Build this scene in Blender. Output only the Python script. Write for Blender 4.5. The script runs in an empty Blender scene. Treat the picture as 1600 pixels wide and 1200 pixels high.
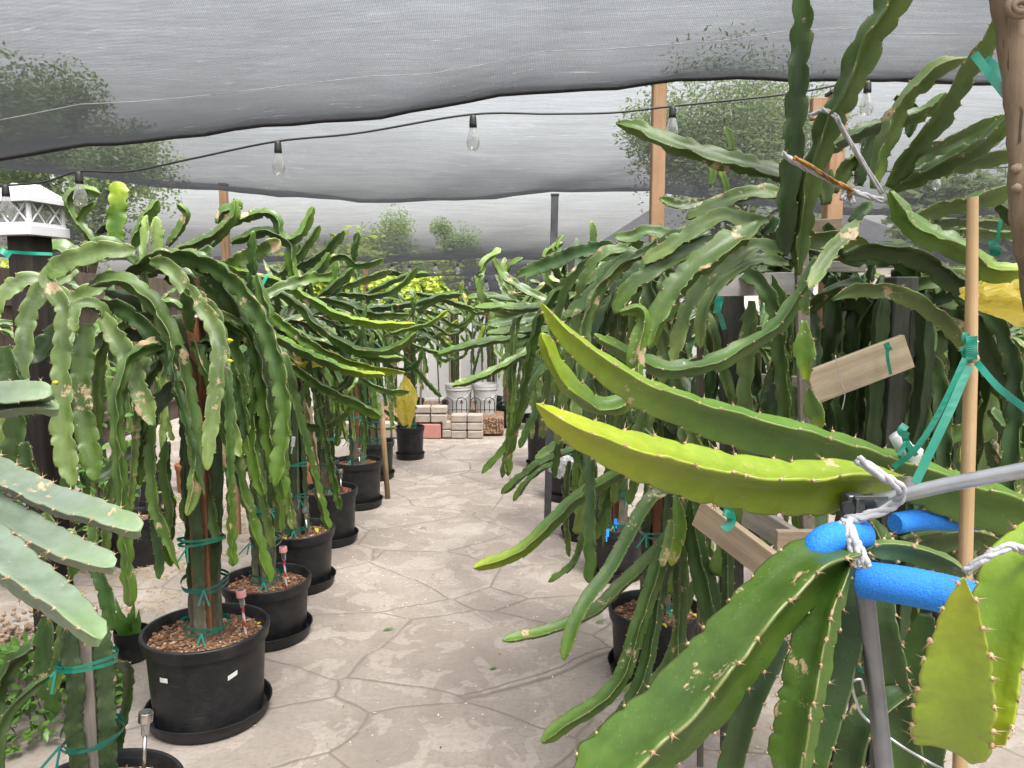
import bpy, bmesh, math, random
import numpy as np
from mathutils import Vector, Matrix
R = math.radians
C = bpy.context.scene.collection
SC = bpy.context.scene

# ------------------------------------------------------------------ camera, sky, sun
CAM_H, FPX, PITCH = 1.6, 1200.0, math.atan(130 / 1200)
cam_d = bpy.data.cameras.new('camera'); cam = bpy.data.objects.new('camera', cam_d); C.objects.link(cam)
cam.location = (0, 0, CAM_H); cam.rotation_euler = (math.pi / 2 - PITCH, 0, 0)
cam_d.sensor_width = 36; cam_d.lens = 36 * FPX / 1600; cam_d.clip_start = 0.02; cam_d.clip_end = 500
SC.camera = cam

SUN_EL, SUN_AZ = R(62), R(150)          # azimuth measured clockwise from +Y
w = bpy.data.worlds.new('World'); SC.world = w; w.use_nodes = True
nt = w.node_tree; nt.nodes.clear()
sky = nt.nodes.new('ShaderNodeTexSky'); sky.sky_type = 'NISHITA'; sky.sun_disc = False
sky.sun_elevation = SUN_EL; sky.sun_rotation = SUN_AZ; sky.air_density = 1.6; sky.dust_density = 6.0; sky.ozone_density = 1.0
hs = nt.nodes.new('ShaderNodeHueSaturation'); hs.inputs['Saturation'].default_value = 0.16
bg = nt.nodes.new('ShaderNodeBackground'); bg.inputs['Strength'].default_value = 0.15
wo = nt.nodes.new('ShaderNodeOutputWorld')
nt.links.new(sky.outputs[0], hs.inputs['Color']); nt.links.new(hs.outputs[0], bg.inputs[0]); nt.links.new(bg.outputs[0], wo.inputs[0])
sd = bpy.data.lights.new('sun', 'SUN'); sd.energy = 1.5; sd.angle = R(20); sd.color = (1, 0.96, 0.9)
sun = bpy.data.objects.new('sun', sd); C.objects.link(sun)
sv = Vector((math.sin(SUN_AZ) * math.cos(SUN_EL), math.cos(SUN_AZ) * math.cos(SUN_EL), math.sin(SUN_EL)))
sun.rotation_euler = sv.to_track_quat('Z', 'Y').to_euler()
SC.view_settings.view_transform = 'Standard'; SC.view_settings.look = 'None'
SC.view_settings.exposure = 1.86; SC.view_settings.gamma = 1; SC.view_settings.use_curve_mapping = False
SC.cycles.max_bounces = 6; SC.cycles.diffuse_bounces = 3; SC.cycles.glossy_bounces = 2
SC.cycles.transmission_bounces = 4; SC.cycles.transparent_max_bounces = 12
SC.cycles.caustics_reflective = False; SC.cycles.caustics_refractive = False

def P(x, y, Y):
    """the point at world depth Y that the photograph shows at pixel (x, y)"""
    a, b = (x - 800) / FPX, (600 - y) / FPX
    cp, sp = math.cos(PITCH), math.sin(PITCH)
    dy, dz = cp + b * sp, -sp + b * cp
    t = Y / dy
    return Vector((a * t, Y, CAM_H + dz * t))

# ------------------------------------------------------------------ materials
def newmat(name):
    m = bpy.data.materials.new(name); m.use_nodes = True
    n = m.node_tree.nodes; l = m.node_tree.links
    return m, n, l, n['Principled BSDF']
def add(n, t, **kw):
    x = n.new(t)
    for k, v in kw.items():
        if k in x.inputs: x.inputs[k].default_value = v
        else: setattr(x, k, v)
    return x
def ramp(n, l, src, stops):
    r = n.new('ShaderNodeValToRGB'); e = r.color_ramp.elements
    while len(e) < len(stops): e.new(0.5)
    for q, (p, c) in zip(e, stops): q.position = p; q.color = (c, c, c, 1) if isinstance(c, (int, float)) else (*c, 1)
    l.new(src, r.inputs[0]); return r.outputs[0]
def mix(n, l, f, a, b, bt='MIX'):
    m = n.new('ShaderNodeMix'); m.data_type = 'RGBA'; m.blend_type = bt
    for i, v in ((0, f), (6, a), (7, b)):
        if hasattr(v, 'is_output') or hasattr(v, 'links'): l.new(v, m.inputs[i])
        elif i == 0: m.inputs[0].default_value = v
        else: m.inputs[i].default_value = (*v, 1)
    return m.outputs[2]
def noise(n, l, vec, scale, detail=4, rough=.55, dim='3D', out=0):
    t = add(n, 'ShaderNodeTexNoise', Scale=scale, Detail=detail, Roughness=rough)
    if vec is not None: l.new(vec, t.inputs['Vector'])
    return t.outputs[out]
def bump(n, l, h, b, strength=.4, dist=.01):
    x = add(n, 'ShaderNodeBump', Strength=strength, Distance=dist); l.new(h, x.inputs['Height']); l.new(x.outputs[0], b.inputs['Normal'])
def coords(n, l, which='Object', scale=None):
    t = n.new('ShaderNodeTexCoord')
    if scale is None: return t.outputs[which]
    m = n.new('ShaderNodeMapping'); m.inputs['Scale'].default_value = scale; l.new(t.outputs[which], m.inputs[0]); return m.outputs[0]

def simple(name, c1, c2=None, rough=.5, scale=12, metal=0, bmp=0, bs=40, stretch=None, spec=.5, emis=None):
    m, n, l, b = newmat(name)
    v = coords(n, l, 'Object', stretch)
    c2 = c2 or tuple(x * .8 for x in c1)
    f = ramp(n, l, noise(n, l, v, scale, 6), [(.3, 0.0), (.7, 1.0)])
    l.new(mix(n, l, f, c1, c2), b.inputs['Base Color'])
    rr = n.new('ShaderNodeMapRange'); rr.inputs[3].default_value = rough - .1; rr.inputs[4].default_value = min(1, rough + .12)
    l.new(noise(n, l, v, scale * 2.3, 3), rr.inputs[0]); l.new(rr.outputs[0], b.inputs['Roughness'])
    b.inputs['Metallic'].default_value = metal; b.inputs['Specular IOR Level'].default_value = spec
    if bmp: bump(n, l, noise(n, l, v, bs, 5), b, bmp, .004)
    return m

def cactus_mat(name, dark, light, edge, tip, tipamt=.5, rough=.42, scar=.0, haze=0.0):
    m, n, l, b = newmat(name)
    at = n.new('ShaderNodeAttribute'); at.attribute_name = 'rib'
    sep = n.new('ShaderNodeSeparateColor'); l.new(at.outputs['Color'], sep.inputs[0])
    E, T, A = sep.outputs[0], sep.outputs[1], sep.outputs[2]
    oi = n.new('ShaderNodeObjectInfo')
    v = coords(n, l, 'Object')
    big = noise(n, l, v, 6, 3); fine = noise(n, l, v, 38, 5, .65)
    f1 = ramp(n, l, big, [(.3, 0.0), (.75, 1.0)])
    base = mix(n, l, f1, dark, light)
    # individual branches differ a little
    hv = n.new('ShaderNodeHueSaturation')
    mr = n.new('ShaderNodeMapRange'); mr.inputs[3].default_value = .74; mr.inputs[4].default_value = 1.22
    l.new(oi.outputs['Random'], mr.inputs[0]); l.new(mr.outputs[0], hv.inputs['Value'])
    mr2 = n.new('ShaderNodeMapRange'); mr2.inputs[3].default_value = .485; mr2.inputs[4].default_value = .515
    mu = n.new('ShaderNodeMath'); mu.operation = 'MULTIPLY_ADD'; mu.inputs[1].default_value = 7.31; mu.inputs[2].default_value = .2
    fr = n.new('ShaderNodeMath'); fr.operation = 'FRACT'
    l.new(oi.outputs['Random'], mu.inputs[0]); l.new(mu.outputs[0], fr.inputs[0]); l.new(fr.outputs[0], mr2.inputs[0]); l.new(mr2.outputs[0], hv.inputs['Hue'])
    l.new(base, hv.inputs['Color'])
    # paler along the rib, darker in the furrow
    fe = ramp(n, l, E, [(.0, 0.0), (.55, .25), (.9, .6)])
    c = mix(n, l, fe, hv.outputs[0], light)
    ft = ramp(n, l, T, [(1 - tipamt, 0.0), (1.0, .75)])
    c = mix(n, l, ft, c, tip)
    # fine mottling
    c = mix(n, l, ramp(n, l, fine, [(.35, .28), (.65, 0.0)]), c, tuple(x * .55 for x in dark))
    sp = add(n, 'ShaderNodeTexVoronoi', Scale=150.0); l.new(v, sp.inputs['Vector'])
    c = mix(n, l, ramp(n, l, sp.outputs['Distance'], [(.06, .35), (.16, 0.0)]), c, (.26, .30, .17))
    if haze: c = mix(n, l, ramp(n, l, noise(n, l, v, 11, 5, .7), [(.35, haze), (.7, .05)]), c, (.25, .29, .26))
    # corky brown margin
    fm = n.new('ShaderNodeMath'); fm.operation = 'MULTIPLY'
    l.new(ramp(n, l, E, [(.90, 0.0), (1.0, .62)]), fm.inputs[0]); l.new(ramp(n, l, noise(n, l, v, 25, 3), [(.35, .25), (.6, 1.0)]), fm.inputs[1])
    c = mix(n, l, fm.outputs[0], c, edge)
    if scar:
        s = ramp(n, l, noise(n, l, v, 9, 6, .72), [(.64 - scar * .1, 0.0), (.67 - scar * .1, 1.0)])
        c = mix(n, l, s, c, (.36, .27, .16))
    l.new(c, b.inputs['Base Color'])
    rr = n.new('ShaderNodeMapRange'); rr.inputs[3].default_value = rough - .12; rr.inputs[4].default_value = rough + .18
    l.new(fine, rr.inputs[0]); l.new(rr.outputs[0], b.inputs['Roughness'])
    b.inputs['Specular IOR Level'].default_value = .5
    bump(n, l, noise(n, l, v, 60, 4), b, .35, .003)
    return m

M = {}
M['mid'] = cactus_mat('cactus_mid_green', (0.0192, 0.0496, 0.0072), (0.0800, 0.1440, 0.0272), (0.2400, 0.2240, 0.1040), (0.1040, 0.1920, 0.0144), .35, scar=.25)
M['dark'] = cactus_mat('cactus_dark_green', (.012, .036, .007), (.045, .092, .019), (.18, .17, .08), (.065, .14, .014), .25, scar=.1)
M['olive'] = cactus_mat('cactus_sage_green', (.040, .078, .018), (.14, .215, .055), (.38, .34, .19), (.18, .25, .05), .25, rough=.46, scar=.45)
M['lime'] = cactus_mat('cactus_lime_green', (.034, .092, .008), (.105, .195, .022), (.31, .29, .08), (.30, .38, .008), .38, rough=.38, scar=.25)
M['young'] = cactus_mat('cactus_young_yellow_green', (.12, .20, .005), (.21, .31, .018), (.36, .26, .09), (.31, .34, .004), .45, rough=.38, scar=.1)
M['grey'] = cactus_mat('cactus_waxy_grey_green', (.058, .096, .050), (.130, .180, .105), (.28, .31, .18), (.15, .25, .06), .3, rough=.5, haze=.4, scar=.2)
M['big'] = cactus_mat('cactus_large_green', (0.0206, 0.0568, 0.0060), (0.0654, 0.1247, 0.0155), (0.2924, 0.2064, 0.0946), (0.0688, 0.1333, 0.0103), .3, rough=.36, scar=.4)
M['dead'] = cactus_mat('cactus_dried_stem', (.16, .12, .06), (.34, .28, .16), (.25, .18, .10), (.30, .24, .12), .3, rough=.8, scar=.5)
M['spine'] = simple('spine_cushion', (.45, .34, .20), (.24, .15, .08), .8, 60)
def stem_mat():
    m, n, l, b = newmat('old_stem')
    v = coords(n, l, 'Object'); g = n.new('ShaderNodeSeparateXYZ'); l.new(v, g.inputs[0])
    nz = noise(n, l, v, 9, 5, .65)
    a = n.new('ShaderNodeMath'); a.operation = 'MULTIPLY_ADD'; a.inputs[1].default_value = .9; l.new(nz, a.inputs[0]); l.new(g.outputs[2], a.inputs[2])
    f = ramp(n, l, a.outputs[0], [(.44, 1.0), (.66, 0.0)])
    st = coords(n, l, 'Object', (40, 40, 4))
    bark = mix(n, l, noise(n, l, st, 2.2, 5, .7), (.06, .05, .035), (.24, .21, .16))
    gr = mix(n, l, ramp(n, l, nz, [(.35, 0.0), (.65, 1.0)]), (.010, .026, .006), (.034, .062, .016))
    l.new(mix(n, l, f, gr, bark), b.inputs['Base Color']); b.inputs['Roughness'].default_value = .6
    bump(n, l, noise(n, l, st, 2.5, 5), b, .5, .006)
    return m
M['stem'] = stem_mat()
def wood(name, c1, c2, c3=None, rough=.75, axis=2, knots=True):
    m, n, l, b = newmat(name)
    s = [26, 26, 26]; s[axis] = 1.6
    v = coords(n, l, 'Object', tuple(s))
    g = noise(n, l, v, 2.0, 8, .68)
    c = mix(n, l, ramp(n, l, g, [(.3, 0.0), (.7, 1.0)]), c1, c2)
    o = coords(n, l, 'Object')
    c = mix(n, l, ramp(n, l, noise(n, l, o, 5, 4), [(.42, 0.0), (.72, .7)]), c, c3 or tuple(x * .55 for x in c1))
    if knots:
        vo = add(n, 'ShaderNodeTexVoronoi', Scale=4.5); l.new(o, vo.inputs['Vector'])
        c = mix(n, l, ramp(n, l, vo.outputs['Distance'], [(.07, .85), (.13, 0.0)]), c, tuple(x * .28 for x in c2))
    s2 = [90, 90, 90]; s2[axis] = 2.2
    cr = noise(n, l, coords(n, l, 'Object', tuple(s2)), 1.2, 3)
    c = mix(n, l, ramp(n, l, cr, [(.30, .8), (.36, 0.0)]), c, tuple(x * .25 for x in c1))
    l.new(c, b.inputs['Base Color']); b.inputs['Roughness'].default_value = rough
    b.inputs['Specular IOR Level'].default_value = .25
    bump(n, l, g, b, .6, .003)
    return m
M['orangewood'] = wood('stained_orange_wood', (.175, .10, .052), (.25, .155, .088), (.14, .08, .042), knots=False)
M['redwood'] = wood('redwood_stake', (.13, .055, .03), (.27, .12, .06))
M['greywood'] = wood('weathered_grey_wood', (.12, .105, .085), (.27, .245, .205))
M['greywoodx'] = wood('weathered_grey_board', (.17, .155, .13), (.38, .36, .32), axis=0)
M['boardx'] = wood('rough_pallet_board', (.24, .19, .125), (.45, .38, .27), (.12, .10, .08), axis=0)
M['boardnear'] = wood('sawn_pallet_board', (.22, .165, .11), (.40, .32, .22), (.14, .115, .09), axis=0)
M['paintwood'] = wood('whitewashed_board', (.34, .33, .31), (.52, .51, .49), (.2, .19, .17), axis=0, knots=False)
M['fenceboard'] = wood('fence_boards', (.05, .036, .026), (.10, .075, .055))
M['brownpost'] = wood('dark_brown_post', (.018, .014, .012), (.040, .032, .028), knots=False)
M['greenpost'] = wood('mossy_dark_post', (.045, .055, .045), (.12, .125, .10))
M['trunk'] = wood('smooth_tree_trunk', (.14, .10, .065), (.26, .195, .14), (.12, .085, .06), rough=.85, knots=False)
M['bark'] = simple('tree_bark', (.10, .08, .06), (.05, .04, .03), .9, 20, bmp=.6)
M['bamboo'] = wood('bamboo_cane', (.30, .20, .10), (.42, .29, .16), (.24, .16, .085), rough=.5, knots=False)

def plastic_black():
    m, n, l, b = newmat('black_pot_plastic')
    v = coords(n, l, 'Object'); g = n.new('ShaderNodeSeparateXYZ'); l.new(v, g.inputs[0])
    d = noise(n, l, v, 14, 6, .7)
    c = mix(n, l, ramp(n, l, d, [(.45, 0.0), (.85, .4)]), (.009, .010, .012), (.085, .078, .07))
    s = noise(n, l, coords(n, l, 'Object', (6, 6, 60)), 3, 3)
    c = mix(n, l, ramp(n, l, s, [(.6, 0.0), (.75, .22)]), c, (.10, .10, .10))
    l.new(c, b.inputs['Base Color'])
    l.new(ramp(n, l, d, [(.3, .36), (.7, .6)]), b.inputs['Roughness']); b.inputs['Specular IOR Level'].default_value = .35
    bump(n, l, noise(n, l, v, 120, 3), b, .12, .001)
    return m
M['pot'] = plastic_black()
M['terracotta'] = simple('terracotta', (.42, .17, .07), (.3, .12, .05), .7, 10)
M['sticker'] = simple('white_sticker', (.74, .74, .72), (.55, .55, .52), .5, 60)
def soil_mat():
    m, n, l, b = newmat('bark_mulch_soil')
    v = coords(n, l, 'Object')
    vo = add(n, 'ShaderNodeTexVoronoi', Scale=85.0); l.new(v, vo.inputs['Vector'])
    sc = n.new('ShaderNodeSeparateColor'); l.new(vo.outputs['Color'], sc.inputs[0])
    l.new(ramp(n, l, sc.outputs[0], [(.0, (.035, .018, .010)), (.45, (.12, .055, .028)), (.75, (.24, .13, .07)), (1.0, (.45, .33, .22))]), b.inputs['Base Color'])
    b.inputs['Roughness'].default_value = .9
    bump(n, l, vo.outputs['Distance'], b, .8, .006)
    return m
M['soil'] = soil_mat()
M['chip'] = simple('bark_chip', (.26, .13, .065), (.09, .045, .025), .85, 26)
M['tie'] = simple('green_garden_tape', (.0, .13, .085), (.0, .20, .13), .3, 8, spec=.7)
M['tiedk'] = simple('green_tie_dark_tape', (.0, .08, .06), (.0, .13, .09), .35, 8, spec=.7)  # deeper green tape, used on every other tie ring
M['cloth'] = simple('white_jersey_cloth', (.42, .42, .44), (.27, .27, .29), .9, 30, bmp=.5, bs=160)
M['white'] = simple('white_plastic', (.52, .51, .54), (.42, .41, .43), .4, 5)
M['vinyl'] = simple('white_vinyl', (.40, .40, .385), (.31, .31, .30), .45, 2)
M['steel'] = simple('galvanised_tube', (.50, .51, .53), (.38, .39, .41), .38, 24, metal=.85)
M['dksteel'] = simple('grey_painted_steel', (.13, .135, .14), (.07, .075, .08), .4, 14, metal=.6)
M['legsteel'] = simple('worn_grey_tube', (.20, .21, .22), (.12, .125, .13), .35, 18, metal=.5)
M['blackmetal'] = simple('black_metal', (.02, .02, .02), (.03, .03, .03), .5, 14)
M['chrome'] = simple('brushed_steel', (.55, .53, .48), (.4, .38, .35), .28, 14, metal=1.0)
M['pink'] = simple('sunbleached_red_plastic', (.60, .28, .28), (.42, .16, .17), .6, 30)
M['cable'] = simple('black_cable', (.012, .012, .012), (.02, .02, .02), .5, 20)
M['hem'] = simple('black_net_hem', (.010, .010, .012), (.02, .02, .022), .8, 60, bmp=.4)
M['yellow'] = simple('yellow_bloom', (.55, .48, .02), (.35, .36, .03), .5, 60)
M['straw'] = simple('dry_straw', (.50, .36, .18), (.32, .21, .1), .9, 20)
M['bluetag'] = simple('blue_plastic_tag', (.01, .20, .62), (.01, .14, .5), .4, 10)
M['red'] = simple('red_plastic', (.48, .03, .025), (.3, .02, .02), .45, 10)
M['stone'] = simple('pale_split_block', (.36, .31, .26), (.24, .20, .17), .9, 9, bmp=.8, bs=30)
M['pinkstone'] = simple('red_paver_block', (.42, .19, .16), (.32, .14, .12), .9, 9, bmp=.6, bs=30)
M['rubble'] = simple('brown_rubble', (.30, .22, .15), (.14, .10, .07), .9, 7, bmp=.6)
M['roofm'] = simple('dark_roof', (.06, .06, .065), (.04, .04, .045), .8, 5)
M['wallm'] = simple('pale_stucco', (.5, .47, .42), (.42, .4, .36), .9, 3)
M['strap'] = simple('printed_strap', (.015, .015, .015), (.50, .22, .01), .5, 34)
M['leafdry'] = simple('dry_leaf_bits', (.46, .36, .16), (.55, .5, .36), .8, 5)
M['petal'] = simple('pale_petal_bits', (.66, .6, .48), (.5, .42, .28), .8, 5)

def blue_foam():
    m, n, l, b = newmat('blue_foam')
    v = coords(n, l, 'Object')
    s = noise(n, l, v, 340, 3, .7)
    c = mix(n, l, ramp(n, l, s, [(.36, 0.0), (.72, 1.0)]), (.004, .14, .56), (.02, .25, .74))
    c = mix(n, l, ramp(n, l, noise(n, l, v, 8, 4), [(.55, 0.0), (.75, .35)]), c, (.02, .1, .36))
    l.new(c, b.inputs['Base Color']); b.inputs['Roughness'].default_value = .75
    bump(n, l, s, b, .6, .003)
    return m
M['foam'] = blue_foam()

def translucent(name, c, tr=.5, rough=.4, alpha=1.0, var=None, scale=14):
    m, n, l, b = newmat(name)
    v = coords(n, l, 'Object')
    oi = n.new('ShaderNodeObjectInfo')
    col = mix(n, l, ramp(n, l, noise(n, l, v, scale, 4), [(.3, 0.0), (.7, 1.0)]), c, var or tuple(x * .55 for x in c))
    l.new(col, b.inputs['Base Color']); b.inputs['Roughness'].default_value = rough
    t = n.new('ShaderNodeBsdfTranslucent'); l.new(col, t.inputs[0])
    mx = n.new('ShaderNodeMixShader'); mx.inputs[0].default_value = tr
    l.new(b.outputs[0], mx.inputs[1]); l.new(t.outputs[0], mx.inputs[2])
    out = mx.outputs[0]
    if alpha < 1:
        tp = n.new('ShaderNodeBsdfTransparent'); m2 = n.new('ShaderNodeMixShader'); m2.inputs[0].default_value = alpha
        l.new(tp.outputs[0], m2.inputs[1]); l.new(out, m2.inputs[2]); out = m2.outputs[0]
    l.new(out, n['Material Output'].inputs[0])
    return m
M['leaf'] = translucent('broad_leaf', (.06, .16, .025), .3, .35, 1, (.14, .27, .05), 9)
M['leafy'] = translucent('yellow_green_leaf', (.22, .34, .03), .4, .45, 1, (.45, .5, .06), 3)
M['treeleaf'] = translucent('tree_leaf', (.17, .25, .09), .5, .5, 1, (.27, .35, .14), 1.5)
M['freshleaf'] = translucent('fallen_green_leaf', (.12, .24, .04), .3, .35)
M['yellowbag'] = translucent('yellow_plastic_bag', (.62, .50, .04), .55, .3, .72, (.75, .66, .2), 14)
M['clearbag'] = translucent('clear_plastic_bag', (.75, .75, .75), .4, .2, .5)

def glass_mat():
    m, n, l, b = newmat('clear_bulb_glass')
    n.remove(b)
    g = n.new('ShaderNodeBsdfGlossy'); g.inputs['Roughness'].default_value = .06
    d = n.new('ShaderNodeBsdfDiffuse'); d.inputs[0].default_value = (.7, .7, .68, 1)
    t = n.new('ShaderNodeBsdfTransparent'); t.inputs[0].default_value = (.86, .87, .86, 1)
    lw = n.new('ShaderNodeLayerWeight'); lw.inputs[0].default_value = .35
    m1 = n.new('ShaderNodeMixShader'); l.new(lw.outputs['Facing'], m1.inputs[0]); l.new(t.outputs[0], m1.inputs[1]); l.new(g.outputs[0], m1.inputs[2])
    m2 = n.new('ShaderNodeMixShader'); m2.inputs[0].default_value = .10; l.new(m1.outputs[0], m2.inputs[1]); l.new(d.outputs[0], m2.inputs[2])
    l.new(m2.outputs[0], n['Material Output'].inputs[0])
    return m
M['glass'] = glass_mat()

def net_mat(name, tau=.31, wave=1.0):
    """knitted shade net: the open share shrinks as it is seen more edge on"""
    m, n, l, b = newmat(name)
    n.remove(b)
    v = coords(n, l, 'Object')
    geo = n.new('ShaderNodeNewGeometry')
    dot = n.new('ShaderNodeVectorMath'); dot.operation = 'DOT_PRODUCT'; l.new(geo.outputs['Normal'], dot.inputs[0]); l.new(geo.outputs['Incoming'], dot.inputs[1])
    ab = n.new('ShaderNodeMath'); ab.operation = 'ABSOLUTE'; l.new(dot.outputs['Value'], ab.inputs[0])
    mx = n.new('ShaderNodeMath'); mx.operation = 'MAXIMUM'; mx.inputs[1].default_value = .04; l.new(ab.outputs[0], mx.inputs[0])
    # knit rows across, streaks and creases, slow blotches
    def mp(s, rz=0):
        q = n.new('ShaderNodeMapping'); q.inputs['Scale'].default_value = s; q.inputs['Rotation'].default_value = (0, 0, rz); l.new(v, q.inputs[0]); return q.outputs[0]
    w1 = add(n, 'ShaderNodeTexWave', Scale=62.0, Distortion=1.5, Detail=1.0); w1.bands_direction = 'X'; w1.inputs['Detail Scale'].default_value = 6; l.new(v, w1.inputs[0])
    w2 = add(n, 'ShaderNodeTexWave', Scale=30.0, Distortion=2.5, Detail=2.0); w2.bands_direction = 'Y'; w2.inputs['Detail Scale'].default_value = 3; l.new(v, w2.inputs[0])
    streak = noise(n, l, mp((1.2, 16, 16), R(7)), 2.2, 7, .7)
    crease = noise(n, l, mp((2.2, 42, 42), R(-5)), 1.6, 5, .75)
    blotch = noise(n, l, mp((1, 2.2, 2)), 1.3, 4, .6)
    def ma(op, a, bb, c=None):
        q = n.new('ShaderNodeMath'); q.operation = op
        for i, z in enumerate((a, bb, c)):
            if z is None: continue
            if isinstance(z, (int, float)): q.inputs[i].default_value = z
            else: l.new(z, q.inputs[i])
        return q.outputs[0]
    t = ma('MULTIPLY_ADD', streak, 1.25, -.15)
    t = ma('MULTIPLY_ADD', blotch, .9, t)
    t = ma('MULTIPLY_ADD', ramp(n, l, w1.outputs['Fac'], [(.0, 0.0), (1.0, .85)]), 1.0, t)
    t = ma('MULTIPLY_ADD', ramp(n, l, w2.outputs['Fac'], [(.0, 0.0), (1.0, .25)]), 1.0, t)
    cr = ramp(n, l, crease, [(.62, 0.0), (.72, .8)])
    t = ma('SUBTRACT', t, cr)
    t = ma('MAXIMUM', t, .15)
    tt = ma('MULTIPLY', t, tau)
    dv = ma('DIVIDE', tt, mx.outputs[0])
    ng = ma('MULTIPLY', dv, -1.0)
    ex = ma('EXPONENT', ng, 0)
    tp = n.new('ShaderNodeBsdfTransparent')
    df = n.new('ShaderNodeBsdfDiffuse'); tr = n.new('ShaderNodeBsdfTranslucent')
    col = mix(n, l, ramp(n, l, cr, [(0, 0.0), (.6, 1.0)]), (.040, .042, .046), (.30, .30, .31))
    l.new(col, df.inputs[0]); l.new(mix(n, l, .5, col, (.035, .036, .04)), tr.inputs[0])
    ms = n.new('ShaderNodeMixShader'); ms.inputs[0].default_value = .45; l.new(df.outputs[0], ms.inputs[1]); l.new(tr.outputs[0], ms.inputs[2])
    mm = n.new('ShaderNodeMixShader'); l.new(ex, mm.inputs[0]); l.new(ms.outputs[0], mm.inputs[1]); l.new(tp.outputs[0], mm.inputs[2])
    l.new(mm.outputs[0], n['Material Output'].inputs[0])
    return m
M['net'] = net_mat('black_shade_net')
M['net2'] = net_mat('black_shade_net_farther', .25)

def ground_mat():
    m, n, l, b = newmat('stamped_concrete')
    g = n.new('ShaderNodeTexCoord'); v0 = g.outputs['Object']
    wn = add(n, 'ShaderNodeTexNoise', Scale=1.7, Detail=3.0); l.new(v0, wn.inputs['Vector'])
    wm = n.new('ShaderNodeVectorMath'); wm.operation = 'MULTIPLY_ADD'; wm.inputs[1].default_value = (.19, .19, 0); l.new(wn.outputs['Color'], wm.inputs[0]); l.new(v0, wm.inputs[2])
    mp = n.new('ShaderNodeMapping'); mp.inputs['Scale'].default_value = (.72, 1.0, 0); mp.inputs['Rotation'].default_value = (0, 0, R(24)); mp.inputs['Location'].default_value = (.3, .62, 0); l.new(wm.outputs[0], mp.inputs[0])
    vd = add(n, 'ShaderNodeTexVoronoi', Scale=1.75); vd.feature = 'DISTANCE_TO_EDGE'; vd.inputs['Randomness'].default_value = .95; l.new(mp.outputs[0], vd.inputs['Vector'])
    vc = add(n, 'ShaderNodeTexVoronoi', Scale=1.75); vc.inputs['Randomness'].default_value = .95; l.new(mp.outputs[0], vc.inputs['Vector'])
    mo = add(n, 'ShaderNodeTexNoise', Scale=2.6, Detail=8.0, Roughness=.68); l.new(v0, mo.inputs['Vector'])
    fi = add(n, 'ShaderNodeTexNoise', Scale=42.0, Detail=6.0, Roughness=.7); l.new(v0, fi.inputs['Vector'])
    lo = add(n, 'ShaderNodeTexNoise', Scale=5.0, Detail=6.0, Roughness=.6, Distortion=.7); l.new(v0, lo.inputs['Vector'])
    wl = add(n, 'ShaderNodeTexNoise', Scale=.9, Detail=3.0); l.new(v0, wl.inputs['Vector'])
    c = mix(n, l, ramp(n, l, mo.outputs[0], [(.3, 0.0), (.7, 1.0)]), (.185, .157, .130), (.305, .265, .225))
    # the leaf-shaped chips pressed in by the stamp
    chip = ramp(n, l, lo.outputs[0], [(.52, 0.0), (.545, 1.0)])
    c = mix(n, l, ramp(n, l, chip, [(0, 0.0), (1, .34)]), c, (.46, .41, .36))
    rim = ramp(n, l, lo.outputs[0], [(.50, 0.0), (.525, 1.0), (.55, 0.0)])
    c = mix(n, l, ramp(n, l, rim, [(0, 0.0), (1, .28)]), c, (.17, .14, .12))
    sc = n.new('ShaderNodeSeparateColor'); l.new(vc.outputs['Color'], sc.inputs[0])
    c = mix(n, l, ramp(n, l, sc.outputs[0], [(0, .0), (1, .22)]), c, (.22, .18, .16))
    c = mix(n, l, ramp(n, l, wl.outputs[0], [(.45, 0.0), (.7, .4)]), c, (.40, .36, .32))
    c = mix(n, l, ramp(n, l, fi.outputs[0], [(.32, .5), (.55, 0.0)]), c, (.17, .14, .12))
    grv = ramp(n, l, vd.outputs['Distance'], [(.002, 1.0), (.011, 0.0)])
    gm = n.new('ShaderNodeMath'); gm.operation = 'MULTIPLY'; l.new(grv, gm.inputs[0]); l.new(ramp(n, l, mo.outputs[0], [(.25, .45), (.6, .9)]), gm.inputs[1])
    c = mix(n, l, gm.outputs[0], c, (.14, .115, .095))
    l.new(c, b.inputs['Base Color'])
    l.new(ramp(n, l, mo.outputs[0], [(.3, .62), (.7, .85)]), b.inputs['Roughness']); b.inputs['Specular IOR Level'].default_value = .35
    h = n.new('ShaderNodeMath'); h.operation = 'MULTIPLY_ADD'; l.new(ramp(n, l, vd.outputs['Distance'], [(.002, 0.0), (.02, 1.0)]), h.inputs[0]); h.inputs[1].default_value = 1.0
    h2 = n.new('ShaderNodeMath'); h2.operation = 'MULTIPLY_ADD'; l.new(lo.outputs[0], h2.inputs[0]); h2.inputs[1].default_value = .9; l.new(fi.outputs[0], h2.inputs[2])
    l.new(h2.outputs[0], h.inputs[2])
    bump(n, l, h.outputs[0], b, .55, .006)
    return m
M['ground'] = ground_mat()

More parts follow.
